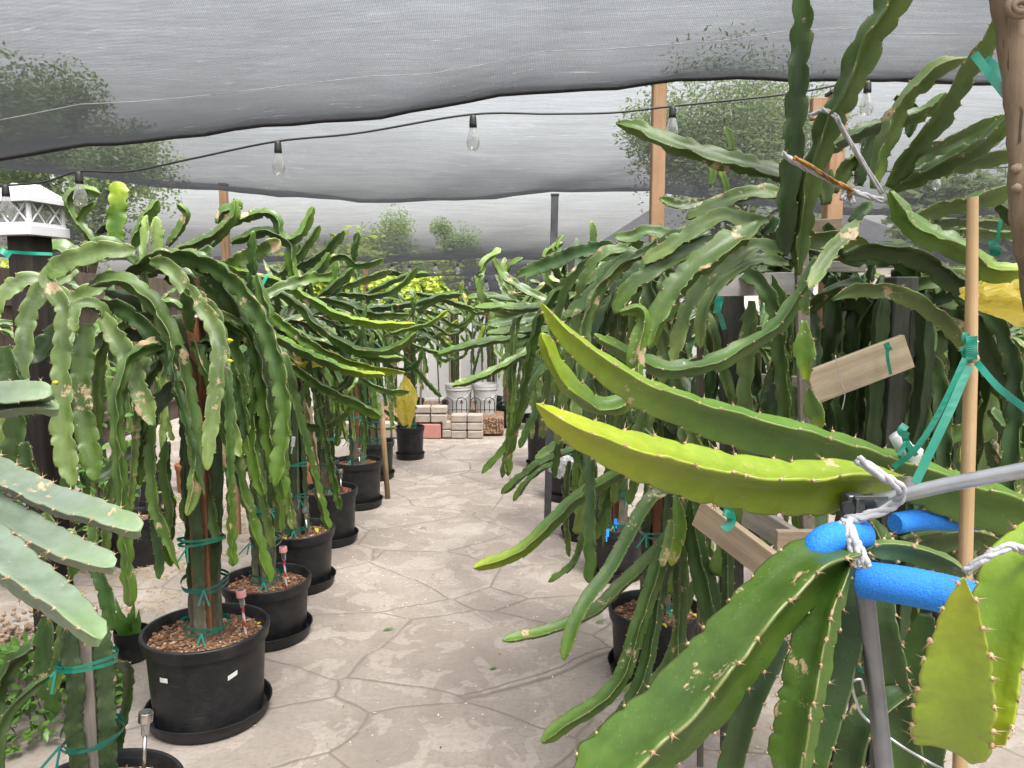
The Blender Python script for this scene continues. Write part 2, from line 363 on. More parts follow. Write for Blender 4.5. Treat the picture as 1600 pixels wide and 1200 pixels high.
# ------------------------------------------------------------------ mesh helpers
def link_mesh(name, verts, faces, mats, parent=None, smooth=True, loc=None):
    me = bpy.data.meshes.new(name); me.from_pydata([tuple(v) for v in verts], [], faces)
    for q in (mats if isinstance(mats, (list, tuple)) else [mats]): me.materials.append(q)
    if smooth: me.polygons.foreach_set('use_smooth', [True] * len(me.polygons))
    o = bpy.data.objects.new(name, me); C.objects.link(o)
    if parent: o.parent = parent
    if loc: o.location = loc
    return o
def tag(o, label, cat, group=None, kind=None):
    if label: o['label'] = label
    if cat: o['category'] = cat
    if group: o['group'] = group
    if kind: o['kind'] = kind
    return o
def thing(name, loc, label, cat, group=None, rz=0):
    o = bpy.data.objects.new(name, None); C.objects.link(o); o.location = loc; o.rotation_euler = (0, 0, rz)
    o.empty_display_size = .05
    return tag(o, label, cat, group)
class MB:
    def __init__(s): s.v = []; s.f = []; s.m = []
    def add(s, v, f, mi=0):
        k = len(s.v); s.v += [tuple(x) for x in v]; s.f += [tuple(i + k for i in q) for q in f]; s.m += [mi] * len(f)
    def box(s, c, size, rot=None, mi=0, bev=.0):
        c = Vector(c); h = Vector(size) / 2
        rot = rot if rot is not None else Matrix.Identity(3)
        bev = bev or min(h) * .12
        bm = bmesh.new(); bmesh.ops.create_cube(bm, size=1)
        for v in bm.verts: v.co = Vector((v.co.x * size[0], v.co.y * size[1], v.co.z * size[2]))
        bmesh.ops.bevel(bm, geom=list(bm.edges), offset=bev, segments=1, affect='EDGES')
        bm.verts.index_update()
        s.add([c + rot @ v.co for v in bm.verts], [[v.index for v in f.verts] for f in bm.faces], mi); bm.free()
    def bar(s, a, b, wd, th, up=(0, 0, 1), mi=0):
        """board from a to b, wd wide along up, th thick; its own X runs along the grain"""
        a, b = Vector(a), Vector(b); x = (b - a); L = x.length; x.normalize()
        z = Vector(up); z = (z - x * z.dot(x)).normalized(); y = z.cross(x)
        s.box((a + b) / 2, (L, th, wd), Matrix((x, y, z)).transposed(), mi)
    def tube(s, pts, r, n=8, mi=0, caps=True):
        pts = [Vector(p) for p in pts]; rs = r if isinstance(r, (list, tuple)) else [r] * len(pts)
        V = []; F = []; up = None
        for i, p in enumerate(pts):
            t = (pts[min(i + 1, len(pts) - 1)] - pts[max(i - 1, 0)]).normalized()
            if up is None:
                up = Vector((0, 0, 1)) if abs(t.z) < .9 else Vector((1, 0, 0))
            u = (up - t * up.dot(t)).normalized(); up = u; w_ = t.cross(u)
            for k in range(n):
                a = 2 * math.pi * k / n; V.append(p + (u * math.cos(a) + w_ * math.sin(a)) * rs[i])
        for i in range(len(pts) - 1):
            for k in range(n):
                F.append((i * n + k, i * n + (k + 1) % n, (i + 1) * n + (k + 1) % n, (i + 1) * n + k))
        if caps: F.append(tuple(range(n - 1, -1, -1))); F.append(tuple((len(pts) - 1) * n + k for k in range(n)))
        s.add(V, F, mi)
    def lathe(s, prof, n=40, c=(0, 0, 0), mi=0, close=False):
        V = []; F = []; m = len(prof)
        for (r, z) in prof:
            for k in range(n):
                a = 2 * math.pi * k / n; V.append((c[0] + r * math.cos(a), c[1] + r * math.sin(a), c[2] + z))
        for i in range(m - 1):
            for k in range(n): F.append((i * n + k, i * n + (k + 1) % n, (i + 1) * n + (k + 1) % n, (i + 1) * n + k))
        s.add(V, F, mi)
    def build(s, name, mats, parent=None, smooth=False, loc=None):
        o = link_mesh(name, s.v, s.f, mats, parent, smooth, loc)
        if any(s.m): o.data.polygons.foreach_set('material_index', s.m)
        return o
def smooth_by_angle(o, deg=40):
    me = o.data; me.polygons.foreach_set('use_smooth', [True] * len(me.polygons))
    bm = bmesh.new(); bm.from_mesh(me)
    for e in bm.edges:
        if len(e.link_faces) == 2 and e.calc_face_angle(0) > R(deg): e.smooth = False
    bm.to_mesh(me); bm.free(); return o

def catmull(pts, per=24):
    p = np.array(pts, float)
    if len(p) == 2: p = np.vstack([p[0], (p[0] + p[1]) / 2, p[1]])
    q = np.vstack([2 * p[0] - p[1], p, 2 * p[-1] - p[-2]])
    out = []
    for i in range(1, len(q) - 2):
        t = np.linspace(0, 1, per, endpoint=False)[:, None]
        a, b, c, d = q[i - 1], q[i], q[i + 1], q[i + 2]
        out.append(.5 * (2 * b + (c - a) * t + (2 * a - 5 * b + 4 * c - d) * t ** 2 + (3 * b - a - 3 * c + d) * t ** 3))
    out.append(q[-2][None, :]); return np.vstack(out)

def ribbed(pts, Rr, rng, roll=0., twist=0., ref=None, scal=.04, depth=.28, wavy=.14, tip='round', base='narrow', seg=6,
           core=.18, thick=.085, spines=True, spine_len=.006):
    """a three-ribbed climbing-cactus stem along pts; returns verts, faces, material index, rib attribute"""
    d = catmull(pts); dl = np.r_[0, np.cumsum(np.linalg.norm(np.diff(d, axis=0), axis=1))]; L = dl[-1]
    N = max(8, int(L / (scal / seg)))
    s = np.linspace(0, L, N)
    c = np.stack([np.interp(s, dl, d[:, k]) for k in range(d.shape[1])], 1)
    if c.shape[1] > 3: Rv = c[:, 3].copy(); c = c[:, :3]
    else: Rv = np.full(N, Rr)
    T = np.gradient(c, axis=0); T /= np.linalg.norm(T, axis=1)[:, None]
    if ref is None: refv = np.tile([0, 0, 1.], (N, 1)) 
    else: refv = ref(c)
    e1 = refv - (refv * T).sum(1)[:, None] * T
    nrm = np.linalg.norm(e1, axis=1)
    for i in range(N):
        if nrm[i] < .25 and i: e1[i] = e1[i - 1] - (e1[i - 1] @ T[i]) * T[i]
        e1[i] /= max(1e-6, np.linalg.norm(e1[i]))
    for _ in range(3): e1[1:-1] = (e1[:-2] + e1[1:-1] + e1[2:]); e1 /= np.linalg.norm(e1, axis=1)[:, None]
    e2 = np.cross(T, e1)
    Rm = Rv.mean()
    env = np.ones(N)
    if base == 'narrow': env *= np.clip(.30 + .7 * (s / (Rm * 2.0)), 0, 1) ** .7
    e = (L - s)
    if tip == 'round': env *= np.sqrt(np.clip(1 - (1 - np.clip(e / (Rm * 2.4), 0, 1)) ** 2, .02, 1))
    elif tip == 'point': env *= np.clip(e / (L * .30), 0.01, 1) ** .62
    elif tip == 'blunt': env *= np.clip(.55 + e / (Rm * 1.5), 0, 1) * np.where(e < 1e-4, .35, 1)
    elif tip == 'long': env *= np.clip(e / (L * .6), 0.01, 1) ** .7
    kn = rng.random(24); tt = np.linspace(0, 1, 24)
    sw = s + scal * .7 * np.interp(s / L, tt, kn)           # uneven spacing of the lobes
    ro = roll + twist * s / L
    nl = int(sw[-1] / scal) + 4
    nr = 3; K = 6
    V = np.zeros((N, nr * K, 3)); A = np.zeros((N, nr * K, 3))
    sp = []
    for k in range(nr):
        ph = ro + k * 2 * math.pi / 3
        dd = np.cos(ph)[:, None] * e1 + np.sin(ph)[:, None] * e2; nn = -np.sin(ph)[:, None] * e1 + np.cos(ph)[:, None] * e2
        pv = ph - math.pi / 3; dv = np.cos(pv)[:, None] * e1 + np.sin(pv)[:, None] * e2
        u = sw / scal + k / 3.0; fi = u - np.floor(u); li = np.clip(np.floor(u).astype(int), 0, nl - 1)
        lv = .75 + .5 * rng.random(nl)
        lobe = np.abs(np.sin(math.pi * fi ** 1.6)) ** .6
        r = Rv * env * (1 - depth * lv[li] * (1 - lobe))
        off = (wavy * Rv * env * np.sin(math.pi * u + k))
        th = thick * Rv * env
        b0 = k * K
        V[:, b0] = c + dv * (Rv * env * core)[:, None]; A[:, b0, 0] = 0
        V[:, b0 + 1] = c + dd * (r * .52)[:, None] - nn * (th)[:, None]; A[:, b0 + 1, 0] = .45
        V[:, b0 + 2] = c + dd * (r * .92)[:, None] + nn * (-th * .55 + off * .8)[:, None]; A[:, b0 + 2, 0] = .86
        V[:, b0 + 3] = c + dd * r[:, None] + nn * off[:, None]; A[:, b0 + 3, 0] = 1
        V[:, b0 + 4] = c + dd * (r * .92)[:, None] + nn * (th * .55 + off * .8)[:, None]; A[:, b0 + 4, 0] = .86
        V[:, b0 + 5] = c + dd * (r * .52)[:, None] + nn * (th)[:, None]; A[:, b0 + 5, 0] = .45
        if spines:
            w_ = np.where(np.diff(np.floor(u)) > 0)[0]
            for i in w_:
                if env[i] > .25: sp.append((c[i] + dd[i] * r[i] + nn[i] * off[i], dd[i], nn[i], T[i]))
    A[:, :, 1] = (s / L)[:, None]
    n = nr * K
    verts = V.reshape(-1, 3); attr = A.reshape(-1, 3)
    ii = np.arange(N - 1)[:, None] * n; kk = np.arange(n)[None, :]; k2 = (np.arange(n)[None, :] + 1) % n
    F = np.stack([ii + kk, ii + k2, ii + n + k2, ii + n + kk], -1).reshape(-1, 4)
    faces = F.tolist(); faces.append(list(range(n - 1, -1, -1))); faces.append([(N - 1) * n + k for k in range(n)])
    mi = [0] * len(faces)
    if sp:
        ev = []; base_i = len(verts)
        for (p, dq, nq, tq) in sp:
            z = spine_len * (.8 + .5 * rng.random()); b = base_i + len(ev); a = z * .38
            ev += [p + dq * z * .35, p - dq * z * .35 , p + nq * a, p - nq * a, p + tq * a, p - tq * a]
            for q in ((0, 2, 4), (0, 4, 3), (0, 3, 5), (0, 5, 2), (1, 4, 2), (1, 3, 4), (1, 5, 3), (1, 2, 5)): faces.append([b + x for x in q]); mi.append(1)
            for j in range(3):
                an = rng.random() * 6.28; dr = dq * 1.0 + (nq * math.cos(an) + tq * math.sin(an)) * .8
                b = base_i + len(ev); h = z * .10
                ev += [p + nq * h, p - nq * h, p + tq * h, p + dr * z * .95]
                for q in ((0, 2, 3), (2, 1, 3), (1, 0, 3)): faces.append([b + x for x in q]); mi.append(1)
        verts = np.vstack([verts, np.array(ev)]); attr = np.vstack([attr, np.tile([.5, .5, 1.], (len(ev), 1))])
    return verts, faces, mi, attr

def ribbed_mesh(name, col, *a, **k):
    v, f, mi, at = ribbed(*a, **k)
    me = bpy.data.meshes.new(name); me.from_pydata(v.tolist(), [], f)
    me.materials.append(M[col]); me.materials.append(M['spine'])
    me.polygons.foreach_set('material_index', mi); me.polygons.foreach_set('use_smooth', [True] * len(f))
    ca = me.color_attributes.new('rib', 'FLOAT_COLOR', 'POINT')
    ca.data.foreach_set('color', np.c_[at, np.ones(len(at))].ravel())
    return me

CAMV = np.array([0, 0, CAM_H])
def viewref(c):
    v = c - CAMV; return v / np.linalg.norm(v, axis=1)[:, None]
hero_i = [0]
def hb(plant, px, Y, wpx, col='mid', roll=0., **k):
    """one branch of plant: px points from its root to its tip; Y one depth or (root, tip); wpx width or list"""
    hero_i[0] += 1; rng = np.random.default_rng(hero_i[0])
    n = len(px); Y0, Y1 = (Y, Y) if isinstance(Y, (int, float)) else (Y[0], Y[-1])
    Ys = list(Y) if not isinstance(Y, (int, float)) and len(Y) == n else [Y0 + (Y1 - Y0) * i / (n - 1) for i in range(n)]
    ws = wpx if isinstance(wpx, (list, tuple)) else [wpx] * n
    jit = .012
    pts = [(*P(x, y, yy), ww * yy / FPX / 1.73) for (x, y), yy, ww in zip(px, Ys, ws)]
    near = min(Ys)
    Rm = np.mean([p[3] for p in pts])
    k.setdefault('scal', max(.058, Rm * 1.15)); k.setdefault('spines', near < 4.2); k.setdefault('seg', 10 if near < 1.6 else 8 if near < 3.5 else 6)
    k.setdefault('spine_len', .009 if near < 1.35 else .0065)
    me = ribbed_mesh('branch', col, pts, None, rng, roll=roll, ref=viewref, **k)
    o = bpy.data.objects.new('branch', me); C.objects.link(o)
    if plant is not None:
        o.parent = plant
        o.matrix_parent_inverse = Matrix.Translation(-plant.location)
    return o

# ------------------------------------------------------------------ the setting
g = MB(); g.add([(-120, -60, 0), (120, -60, 0), (120, 180, 0), (-120, 180, 0)], [(0, 1, 2, 3)])
go = g.build('ground', M['ground']); tag(go, 'warm grey stamped concrete paving in irregular flagstone shapes', 'ground', kind='structure')

# shade net panels: rows (Y, height), each with its own shift across X
def panel(label, rows, shift, x0, x1, mat, edge_first=False, hem=True, wr=1.0, seams=()):
    t = thing('shade_net', (0, rows[0][0], 0), label, 'shade net', 'panels of black shade net over the path')
    d = catmull([(y, z, 0) for y, z in rows], 10)[:, :2]
    nx = 90; V = []; rng = np.random.default_rng(int(abs(rows[0][0]) * 10) + 3)
    ph = rng.random(6) * 6.28
    def f(x, y, z):
        w_ = .012 * math.sin(x * 3.1 + y * 2 + ph[0]) + .006 * math.sin(x * 9 + y * 7 + ph[1]) + .009 * math.sin(x * 1.3 - y * 5 + ph[2]) + .003 * math.sin(x * 23 + y * 13 + ph[3])
        return (x, y - rows[0][0], z + shift(x, y) + w_ * wr)
    for (y, z) in d:
        for i in range(nx + 1):
            V.append(f(x0 + (x1 - x0) * i / nx, y, z))
    F = [(j * (nx + 1) + i, j * (nx + 1) + i + 1, (j + 1) * (nx + 1) + i + 1, (j + 1) * (nx + 1) + i) for j in range(len(d) - 1) for i in range(nx)]
    link_mesh('net', V, F, mat, t)
    if hem:
        k = len(d) - 1 if not edge_first else 0
        b = MB(); b.tube([Vector(V[k * (nx + 1) + i]) - Vector((0, 0, .004)) for i in range(nx + 1)], .009, 6); b.build('hem', M['hem'], t, True)
    for (xa, ja, xb, jb) in seams:
        q = [Vector(f(xa + (xb - xa) * i / 40, *[float(np.interp((ja + (jb - ja) * i / 40), np.linspace(0, 1, len(d)), d[:, c])) for c in (0, 1)])) - Vector((0, 0, .002)) for i in range(41)]
        b = MB(); b.tube(q, .0010, 4); b.build('seam', M['steamseam'], t, True)
    return t
M['steamseam'] = simple('pale_net_seam', (.42, .42, .43), (.3, .3, .3), .8, 30)
def ss(a, b, x): x = min(1, max(0, (x - a) / (b - a))); return x * x * (3 - 2 * x)
def edge1(x): return .135 * min(x, .1) + .04 * ss(.1, 1, x) if x > -4 else -.54
panel('nearest wide sagging shade net filling the top of the picture, light grey overhead',
      [(-.8, 2.98), (0, 2.98), (.8, 2.90), (1.3, 2.74), (1.55, 2.61), (1.75, 2.50), (1.9, 2.425), (2.05, 2.362), (2.2, 2.312), (2.35, 2.28), (2.48, 2.27), (2.6, 2.28)],
      lambda x, y: edge1(x), -4.2, 4.5, M['net'], seams=[(-3.2, .74, 3.4, .78)])
panel('second shade net behind the near one, its belly hanging past the orange post',
      [(3.2, 3.02), (3.3, 2.82), (3.45, 2.645), (3.6, 2.535), (3.8, 2.44), (4.0, 2.37), (4.25, 2.295), (4.5, 2.245), (4.75, 2.225), (4.95, 2.235), (5.1, 2.28)],
      lambda x, y: -.03 * x * ss(3.3, 4.4, y) + .03 * ss(-.9, -1.8, x) + .3 * max(0, edge1(x * .8)) + .045 * math.sin(x * 1.7 + .6) * ss(3.7, 4.6, y), -5, 6, M['net2'], hem=False)
panel('third shade net, pale at the top and dark along its low belly',
      [(5.2, 3.85), (5.3, 3.35), (5.42, 2.98), (5.6, 2.66), (5.8, 2.475), (6.0, 2.355), (6.3, 2.22), (6.6, 2.125), (7.0, 2.04), (7.4, 1.985), (7.7, 1.975), (7.95, 1.99), (8.1, 2.03)],
      lambda x, y: -.01 * x + .035 * math.sin(x * 1.1 + 2) * ss(6, 7.4, y), -6, 7, M['net2'], hem=False)
panel('fourth shade net, a narrow dark band over the far end of the path',
      [(8.25, 2.11), (8.4, 2.06), (8.7, 2.0), (9.3, 1.95), (10, 1.935)],
      lambda x, y: .02 * x, -3.5, 5, M['net2'], hem=False)
panel('farthest shade net, the lowest short band above the white fence',
      [(10.3, 2.02), (10.5, 1.95), (10.8, 1.89), (11.4, 1.82), (12, 1.79)],
      lambda x, y: .03 * x + .04 * x * x * ss(-.8, -2.5, x), -.95, 3.2, M['net2'])

# wooden and metal poles that carry the nets
def pole(name, px, top, Y, wpx, mat, label, lean=0, grp='poles holding up the nets', cap=None, cross=None):
    p = P(px, top, Y); wd = wpx / FPX * Y
    t = thing(name, (p.x - lean, Y, 0), label, 'pole' if 'pole' in name else 'post', grp)
    b = MB(); b.bar((0, 0, 0), (lean, 0, p.z), wd, wd, (0, 1, 0)); o = b.build('shaft', mat, t)
    b = MB(); b.box((lean, 0, p.z + .006), (wd * 1.15, wd * 1.15, .012)); b.build('end_bracket', M['blackmetal'], t)
    if cross:
        b = MB(); b.bar((cross[0], .0, p.z - .06), (cross[1], .0, p.z - .06), .09, .04); b.build('crossbar', mat, t)
    return t
pole('wooden_pole', 1030, 131, 3.42, 20, M['orangewood'], 'orange stained wooden pole rising through the right plants', -.0)
pole('wooden_pole', 349, 290, 5.15, 11, M['orangewood'], 'thin orange wooden pole above the left cactus crowns')
pole('wooden_pole', 571, 415, 8.1, 7, M['orangewood'], 'short-looking orange pole far back over the left row')
pole('metal_pole', 867, 306, 5.15, 11, M['dksteel'], 'slim grey metal pole under the middle of the nets', .04)
pole('wooden_pole', 1308, 148, 3.42, 24, M['orangewood'], 'orange wooden post with a short crossbar behind the tall upright stems', 0, cross=(-.11, .03))

# string lights
def bulb_parts(t, p, s=1.0, seg=12):
    """socket and bulb hanging at p under string t"""
    b = MB(); b.lathe([(.001, .0), (.009 * s, 0), (.012 * s, -.01 * s), (.0135 * s, -.03 * s), (.0135 * s, -.042 * s), (.001, -.043 * s)], seg); so = b.build('socket', M['cable'], t, True); so.location = Vector(p) - t.location
    b = MB(); b.lathe([(.011 * s, -.042 * s), (.013 * s, -.05 * s), (.020 * s, -.075 * s), (.023 * s, -.092 * s), (.0215 * s, -.106 * s), (.014 * s, -.118 * s), (.001, -.122 * s)], seg)
    bu = b.build('bulb', M['glass'], so, True)
    b = MB()
    for k in range(4):
        a = k * 1.57; b.tube([(.003 * math.cos(a) * s, .003 * math.sin(a) * s, -.045 * s), (.007 * math.cos(a) * s, .007 * math.sin(a) * s, -.09 * s)], .0006 * s, 4)
    b.build('filament', M['chrome'], bu)
def string(label, pts, bulbs, s=1.0, r=.0035):
    q = [P(*p) for p in pts]; t = thing('string_lights', q[0], label, 'string lights', 'strings of clear bulbs')
    d = catmull([tuple(v) for v in q], 8); b = MB(); b.tube([Vector(v) - q[0] for v in d], r, 6); b.build('cable', M['cable'], t, True)
    for p in bulbs: bulb_parts(t, P(*p), s)
    return t
string('string of clear bulbs strung under the hem of the nearest net', [(-60, 292, 2.58), (60, 286, 2.56), (123, 268, 2.55), (200, 268, 2.55), (300, 248, 2.56), (432, 221, 2.56), (560, 208, 2.56), (735, 179, 2.56), (860, 178, 2.58), (960, 176, 2.6), (1050, 166, 2.6), (1230, 147, 2.6), (1355, 126, 2.6), (1470, 130, 2.62), (1650, 132, 2.7)],
       [(8, 288, 2.56), (123, 268, 2.55), (434, 220, 2.56), (739, 180, 2.56), (1051, 165, 2.6), (1356, 126, 2.6)], .92)
string('string of bulbs behind the right cactus crown with one bulb showing', [(1250, 262, 3.9), (1380, 268, 3.9), (1465, 262, 3.9), (1560, 262, 3.9), (1700, 250, 3.9)], [(1465, 262, 3.9)], .9)
string('short far string of bulbs along the dark band over the path end', [(590, 408, 8.0), (640, 413, 8), (680, 409, 8), (715, 411, 8), (765, 404, 8)], [(613, 410, 8), (640, 412, 8), (680, 409, 8), (715, 410, 8)], 1.0)
string('far string of little bulbs slanting down toward the left', [(757, 408, 9.5), (739, 425, 9.8), (720, 446, 10.2), (700, 456, 10.6), (640, 460, 11)], [(748, 412, 9.5), (744, 420, 9.6), (738, 429, 9.7), (734, 437, 9.8), (729, 444, 10), (725, 449, 10.1), (719, 453, 10.2), (712, 457, 10.3)], .62)
string('far string under the last net with a single larger bulb', [(640, 440, 10.8), (760, 434, 10.8), (900, 424, 10.8)], [(760, 434, 10.8)], 1.5)

exec_parts = True
# ------------------------------------------------------------------ far setting: fence, house, trees
t = thing('vinyl_fence', (0, 11.2, 0), 'long white vinyl fence closing off the far end of the garden', 'fence')
b = MB()
for i in range(70): b.box((-4.2 + i * .16, 0, .78), (.152, .022, 1.4))
b.build('slat_panel', M['vinyl'], t)
b = MB()
for z in (.12, 1.5): b.box((1.3, 0, z), (11.3, .05, .12))
b.build('rail', M['vinyl'], t)
for i in range(6):
    b = MB(); b.box((-4.25 + i * 2.25, .0, .79), (.12, .12, 1.58)); b.box((-4.25 + i * 2.25, 0, 1.6), (.15, .15, .05)); b.build('fence_post', M['vinyl'], t)

for x, lab in ((-4.6, 'dark board fence on the left, added to block low sky light'), (5.2, 'dark board fence on the right, added to block low sky light')):
    t = thing('board_fence', (x, 3.5, 0), lab, 'fence')  # side fences added to cut low sky light and deepen the darks
    b = MB()
    for i in range(90): b.box((0, -8 + i * .172, .95), (.022, .165, 1.9 + .01 * math.sin(i * 7)))
    b.build('board_panel', M['fenceboard'], t)
    b = MB()
    for z in (.3, 1.6): b.box((.035 if x < 0 else -.035, -.4, z), (.045, 15.4, .09))
    b.build('rail', M['fenceboard'], t)
t = thing('added_back_wall', (0, -4.5, 0), 'unseen wall added behind the camera to block low sky light', 'wall')  # out of view, put in to keep low sky light off the plants
b = MB(); b.box((0, 0, 1.6), (10, .2, 3.2)); b.build('wall', M['wallm'], t)
b = MB(); b.box((0, .12, 1.0), (1.0, .06, 2.0)); b.build('door', M['brownpost'], t)
t = thing('house', (8.6, 30, 0), 'low pale house with a dark roof seen dimly through the nets', 'house')
b = MB(); b.box((0, 0, 1.5), (12, 8, 3.0)); b.build('wall', M['wallm'], t)
b = MB(); b.add([(-6.6, -4.6, 2.95), (6.6, -4.6, 2.95), (6.6, 4.6, 2.95), (-6.6, 4.6, 2.95), (-2.5, 0, 5.6), (2.5, 0, 5.6)], [(0, 1, 5, 4), (1, 2, 5), (2, 3, 4, 5), (3, 0, 4), (3, 2, 1, 0)]); b.build('roof', M['roofm'], t)
for x in (-3, 1, 4):
    b = MB(); b.box((x, -4.02, 1.6), (1.2, .06, 1.1)); f = b.build('window', M['white'], t); b = MB(); b.box((x, -4.06, 1.6), (1.0, .02, .9)); b.build('pane', M['dksteel'], f)

def tree(loc, h, cr, nleaf, leaf, label, mat='treeleaf', seed=1, squash=.8, name='tree', lump=7, palm=False):
    rng = random.Random(seed)
    t = thing(name, loc, label, 'tree' if name != 'bush' else 'bush')
    b = MB(); top = h - cr * squash
    b.tube([(0, 0, 0), (.05 * h * rng.uniform(-1, 1), 0, top * .5), (.06 * h * rng.uniform(-1, 1), .1, top + .3)], [h * .03, h * .024, h * .012], 8)
    cl = []
    for i in range(lump):
        a = rng.uniform(0, 6.28); q = rng.uniform(.2, .8)
        c = Vector((math.cos(a) * cr * q, math.sin(a) * cr * q, top + rng.uniform(-.25, 1) * cr * squash)); cl.append((c, cr * rng.uniform(.32, .62)))
        b.tube([(0, 0, top * .6), ((c.x) * .5, c.y * .5, (top * .8 + c.z) / 2), tuple(c)], [h * .014, h * .009, h * .003], 5)
    b.build('trunk', M['bark'], t, True)
    V = []; F = []
    for i in range(nleaf):
        c, r = cl[rng.randrange(len(cl))]
        d = Vector((rng.gauss(0, 1), rng.gauss(0, 1), rng.gauss(0, .8))).normalized() * r * rng.uniform(.3, 1.1)
        p = c + d; u = Vector((rng.gauss(0, 1), rng.gauss(0, 1), rng.gauss(0, .6))).normalized(); w_ = u.orthogonal().normalized(); s_ = leaf * rng.uniform(.6, 1.3)
        k = len(V); V += [p - u * s_, p + w_ * s_ * .45, p + u * s_, p - w_ * s_ * .45]; F.append((k, k + 1, k + 2, k + 3))
    link_mesh('crown', V, F, M[mat], t, False)
    return t
tree((3.7, 13, 0), 4.75, 1.8, 26000, .045, 'airy broadleaf tree seen through the net right of the orange pole', seed=3, lump=14)
tree((-6.6, 12, 0), 4.0, 1.5, 18000, .045, 'bushy tree seen through the net above the left cactus crowns', seed=4)
tree((-8.6, 14, 0), 5.2, 1.4, 16000, .05, 'dark tree showing through the net at the far left', seed=5)
tree((-3.3, 22, 0), 3.9, 1.0, 6000, .045, 'far tree faint through the middle net, left of the path end', seed=6)
tree((-1.9, 26, 0), 4.0, 1.1, 6000, .05, 'farther round tree faint through the net over the path', seed=7)
tree((9.5, 14, 0), 5, 2.4, 4500, .13, 'broad tree behind the garden at the far right', seed=8)
tree((-1.6, 12.3, 0), 2.35, .95, 4500, .055, 'yellow green bush behind the white fence at the path end', 'leafy', 9, .9, 'bush')
tree((-3.0, 12.6, 0), 2.3, .95, 4000, .06, 'second yellow green bush behind the fence, left of the first', 'leafy', 10, .9, 'bush')
tree((-5.6, 8.5, 0), 1.8, .9, 4000, .05, 'bright leafy bush by the paving at far left', 'leafy', 11, .9, 'bush')

# retaining wall, buckets, hoop edging at the path end
t = thing('retaining_wall', (0, 8.9, 0), 'low planter wall of pale split blocks with a red paver at its left', 'wall')
rng = random.Random(4)
def block(x, z, w_, h_, mat, nm='block', y=0, d=.16):
    b = MB(); b.box((x, y, z), (w_ * .98, d, h_ * .96), bev=.012); o = b.build(nm, mat, t)
    return o
for r_ in range(3):
    for i in range(2):
        block(-.62 + i * .19 + .0, .05 + r_ * .095, .185, .095, M['stone'])
for r_ in range(2):
    block(-.76, .06 + r_ * .1, .11, .1, M['stone'])
block(-.96, .09, .27, .18, M['pinkstone'])
for i in range(2): block(-1.05 + i * .2, .24 , .195, .1, M['stone']); block(-1.05 + i * .2, .34, .195, .085, M['stone'])
for i in range(4): block(-1.3 - i * .22, .10, .21, .19, M['stone'])
b = MB(); b.box((-1.1, .9, .12), (2.0, 1.6, .2)); b.build('soil', M['soil'], t)
for k_, x_ in enumerate((-1.45, -1.2, -.98, -.78, -.55, -.38, -.2, -.05, .12, .3, .5)):
    tt_ = thing('garden_stake', (x_, 9.6 + .35 * (k_ % 3), 0), 'thin upright stake before the white fence', 'stake', 'thin stakes before the white fence')
    b = MB(); b.tube([(0, 0, .1), (.05 * math.sin(k_ * 2.1), 0, 1.45 + .12 * math.sin(k_))], .009 + .004 * (k_ % 2), 6); b.build('shaft', M['greywood'] if k_ % 2 else M['greenpost'], tt_)
def bucket(x, Y, label, s=1):
    t = thing('bucket', (x, Y, .22), label, 'bucket', 'white buckets on the planter')
    b = MB(); b.lathe([(.001, 0), (.125 * s, 0), (.150 * s, .30 * s), (.158 * s, .30 * s), (.158 * s, .315 * s), (.155 * s, .33 * s), (.160 * s, .335 * s), (.160 * s, .37 * s), (.148 * s, .37 * s), (.12 * s, .02 * s), (.001, .02 * s)], 28); smooth_by_angle(b.build('body', M['vinyl'], t))
    b = MB(); b.tube([(.16 * s * math.cos(a), -.16 * s * abs(math.sin(a)) - .0, .33 * s - .14 * math.sin(a)) for a in np.linspace(0, math.pi, 14)], .003, 5); b.build('handle', M['steel'], t, True)
bucket(-.66, 9.35, 'white plastic bucket on the planter, left one of the pair behind the hoops')
bucket(-.33, 9.4, 'white plastic bucket on the planter, right one of the pair behind the hoops')
bucket(.16, 9.5, 'white bucket standing alone right of the pair, partly behind branches', .9)
t = thing('hoop_edging', (-.6, 8.98, .29), 'small black wrought iron edging of three hoops with spear points', 'garden edging')
b = MB()
for i in range(4):
    x = -.16 + i * .165
    b.tube([(x - .06, 0, 0), (x - .06, 0, .12)] + [(x - .06 * math.cos(a), 0, .12 + .055 * math.sin(a)) for a in np.linspace(.2, 2.94, 9)] + [(x + .06, 0, .12), (x + .06, 0, 0)], .006, 5)
    b.tube([(x, 0, 0), (x, 0, .11)], .005, 5); b.add([(x - .022, 0, .10), (x, -.004, .155), (x + .022, 0, .10), (x, .004, .115)], [(0, 1, 2, 3)])
b.tube([(-.25, 0, .03), (.4, 0, .03)], .006, 5)
b.build('hoops', M['blackmetal'], t)

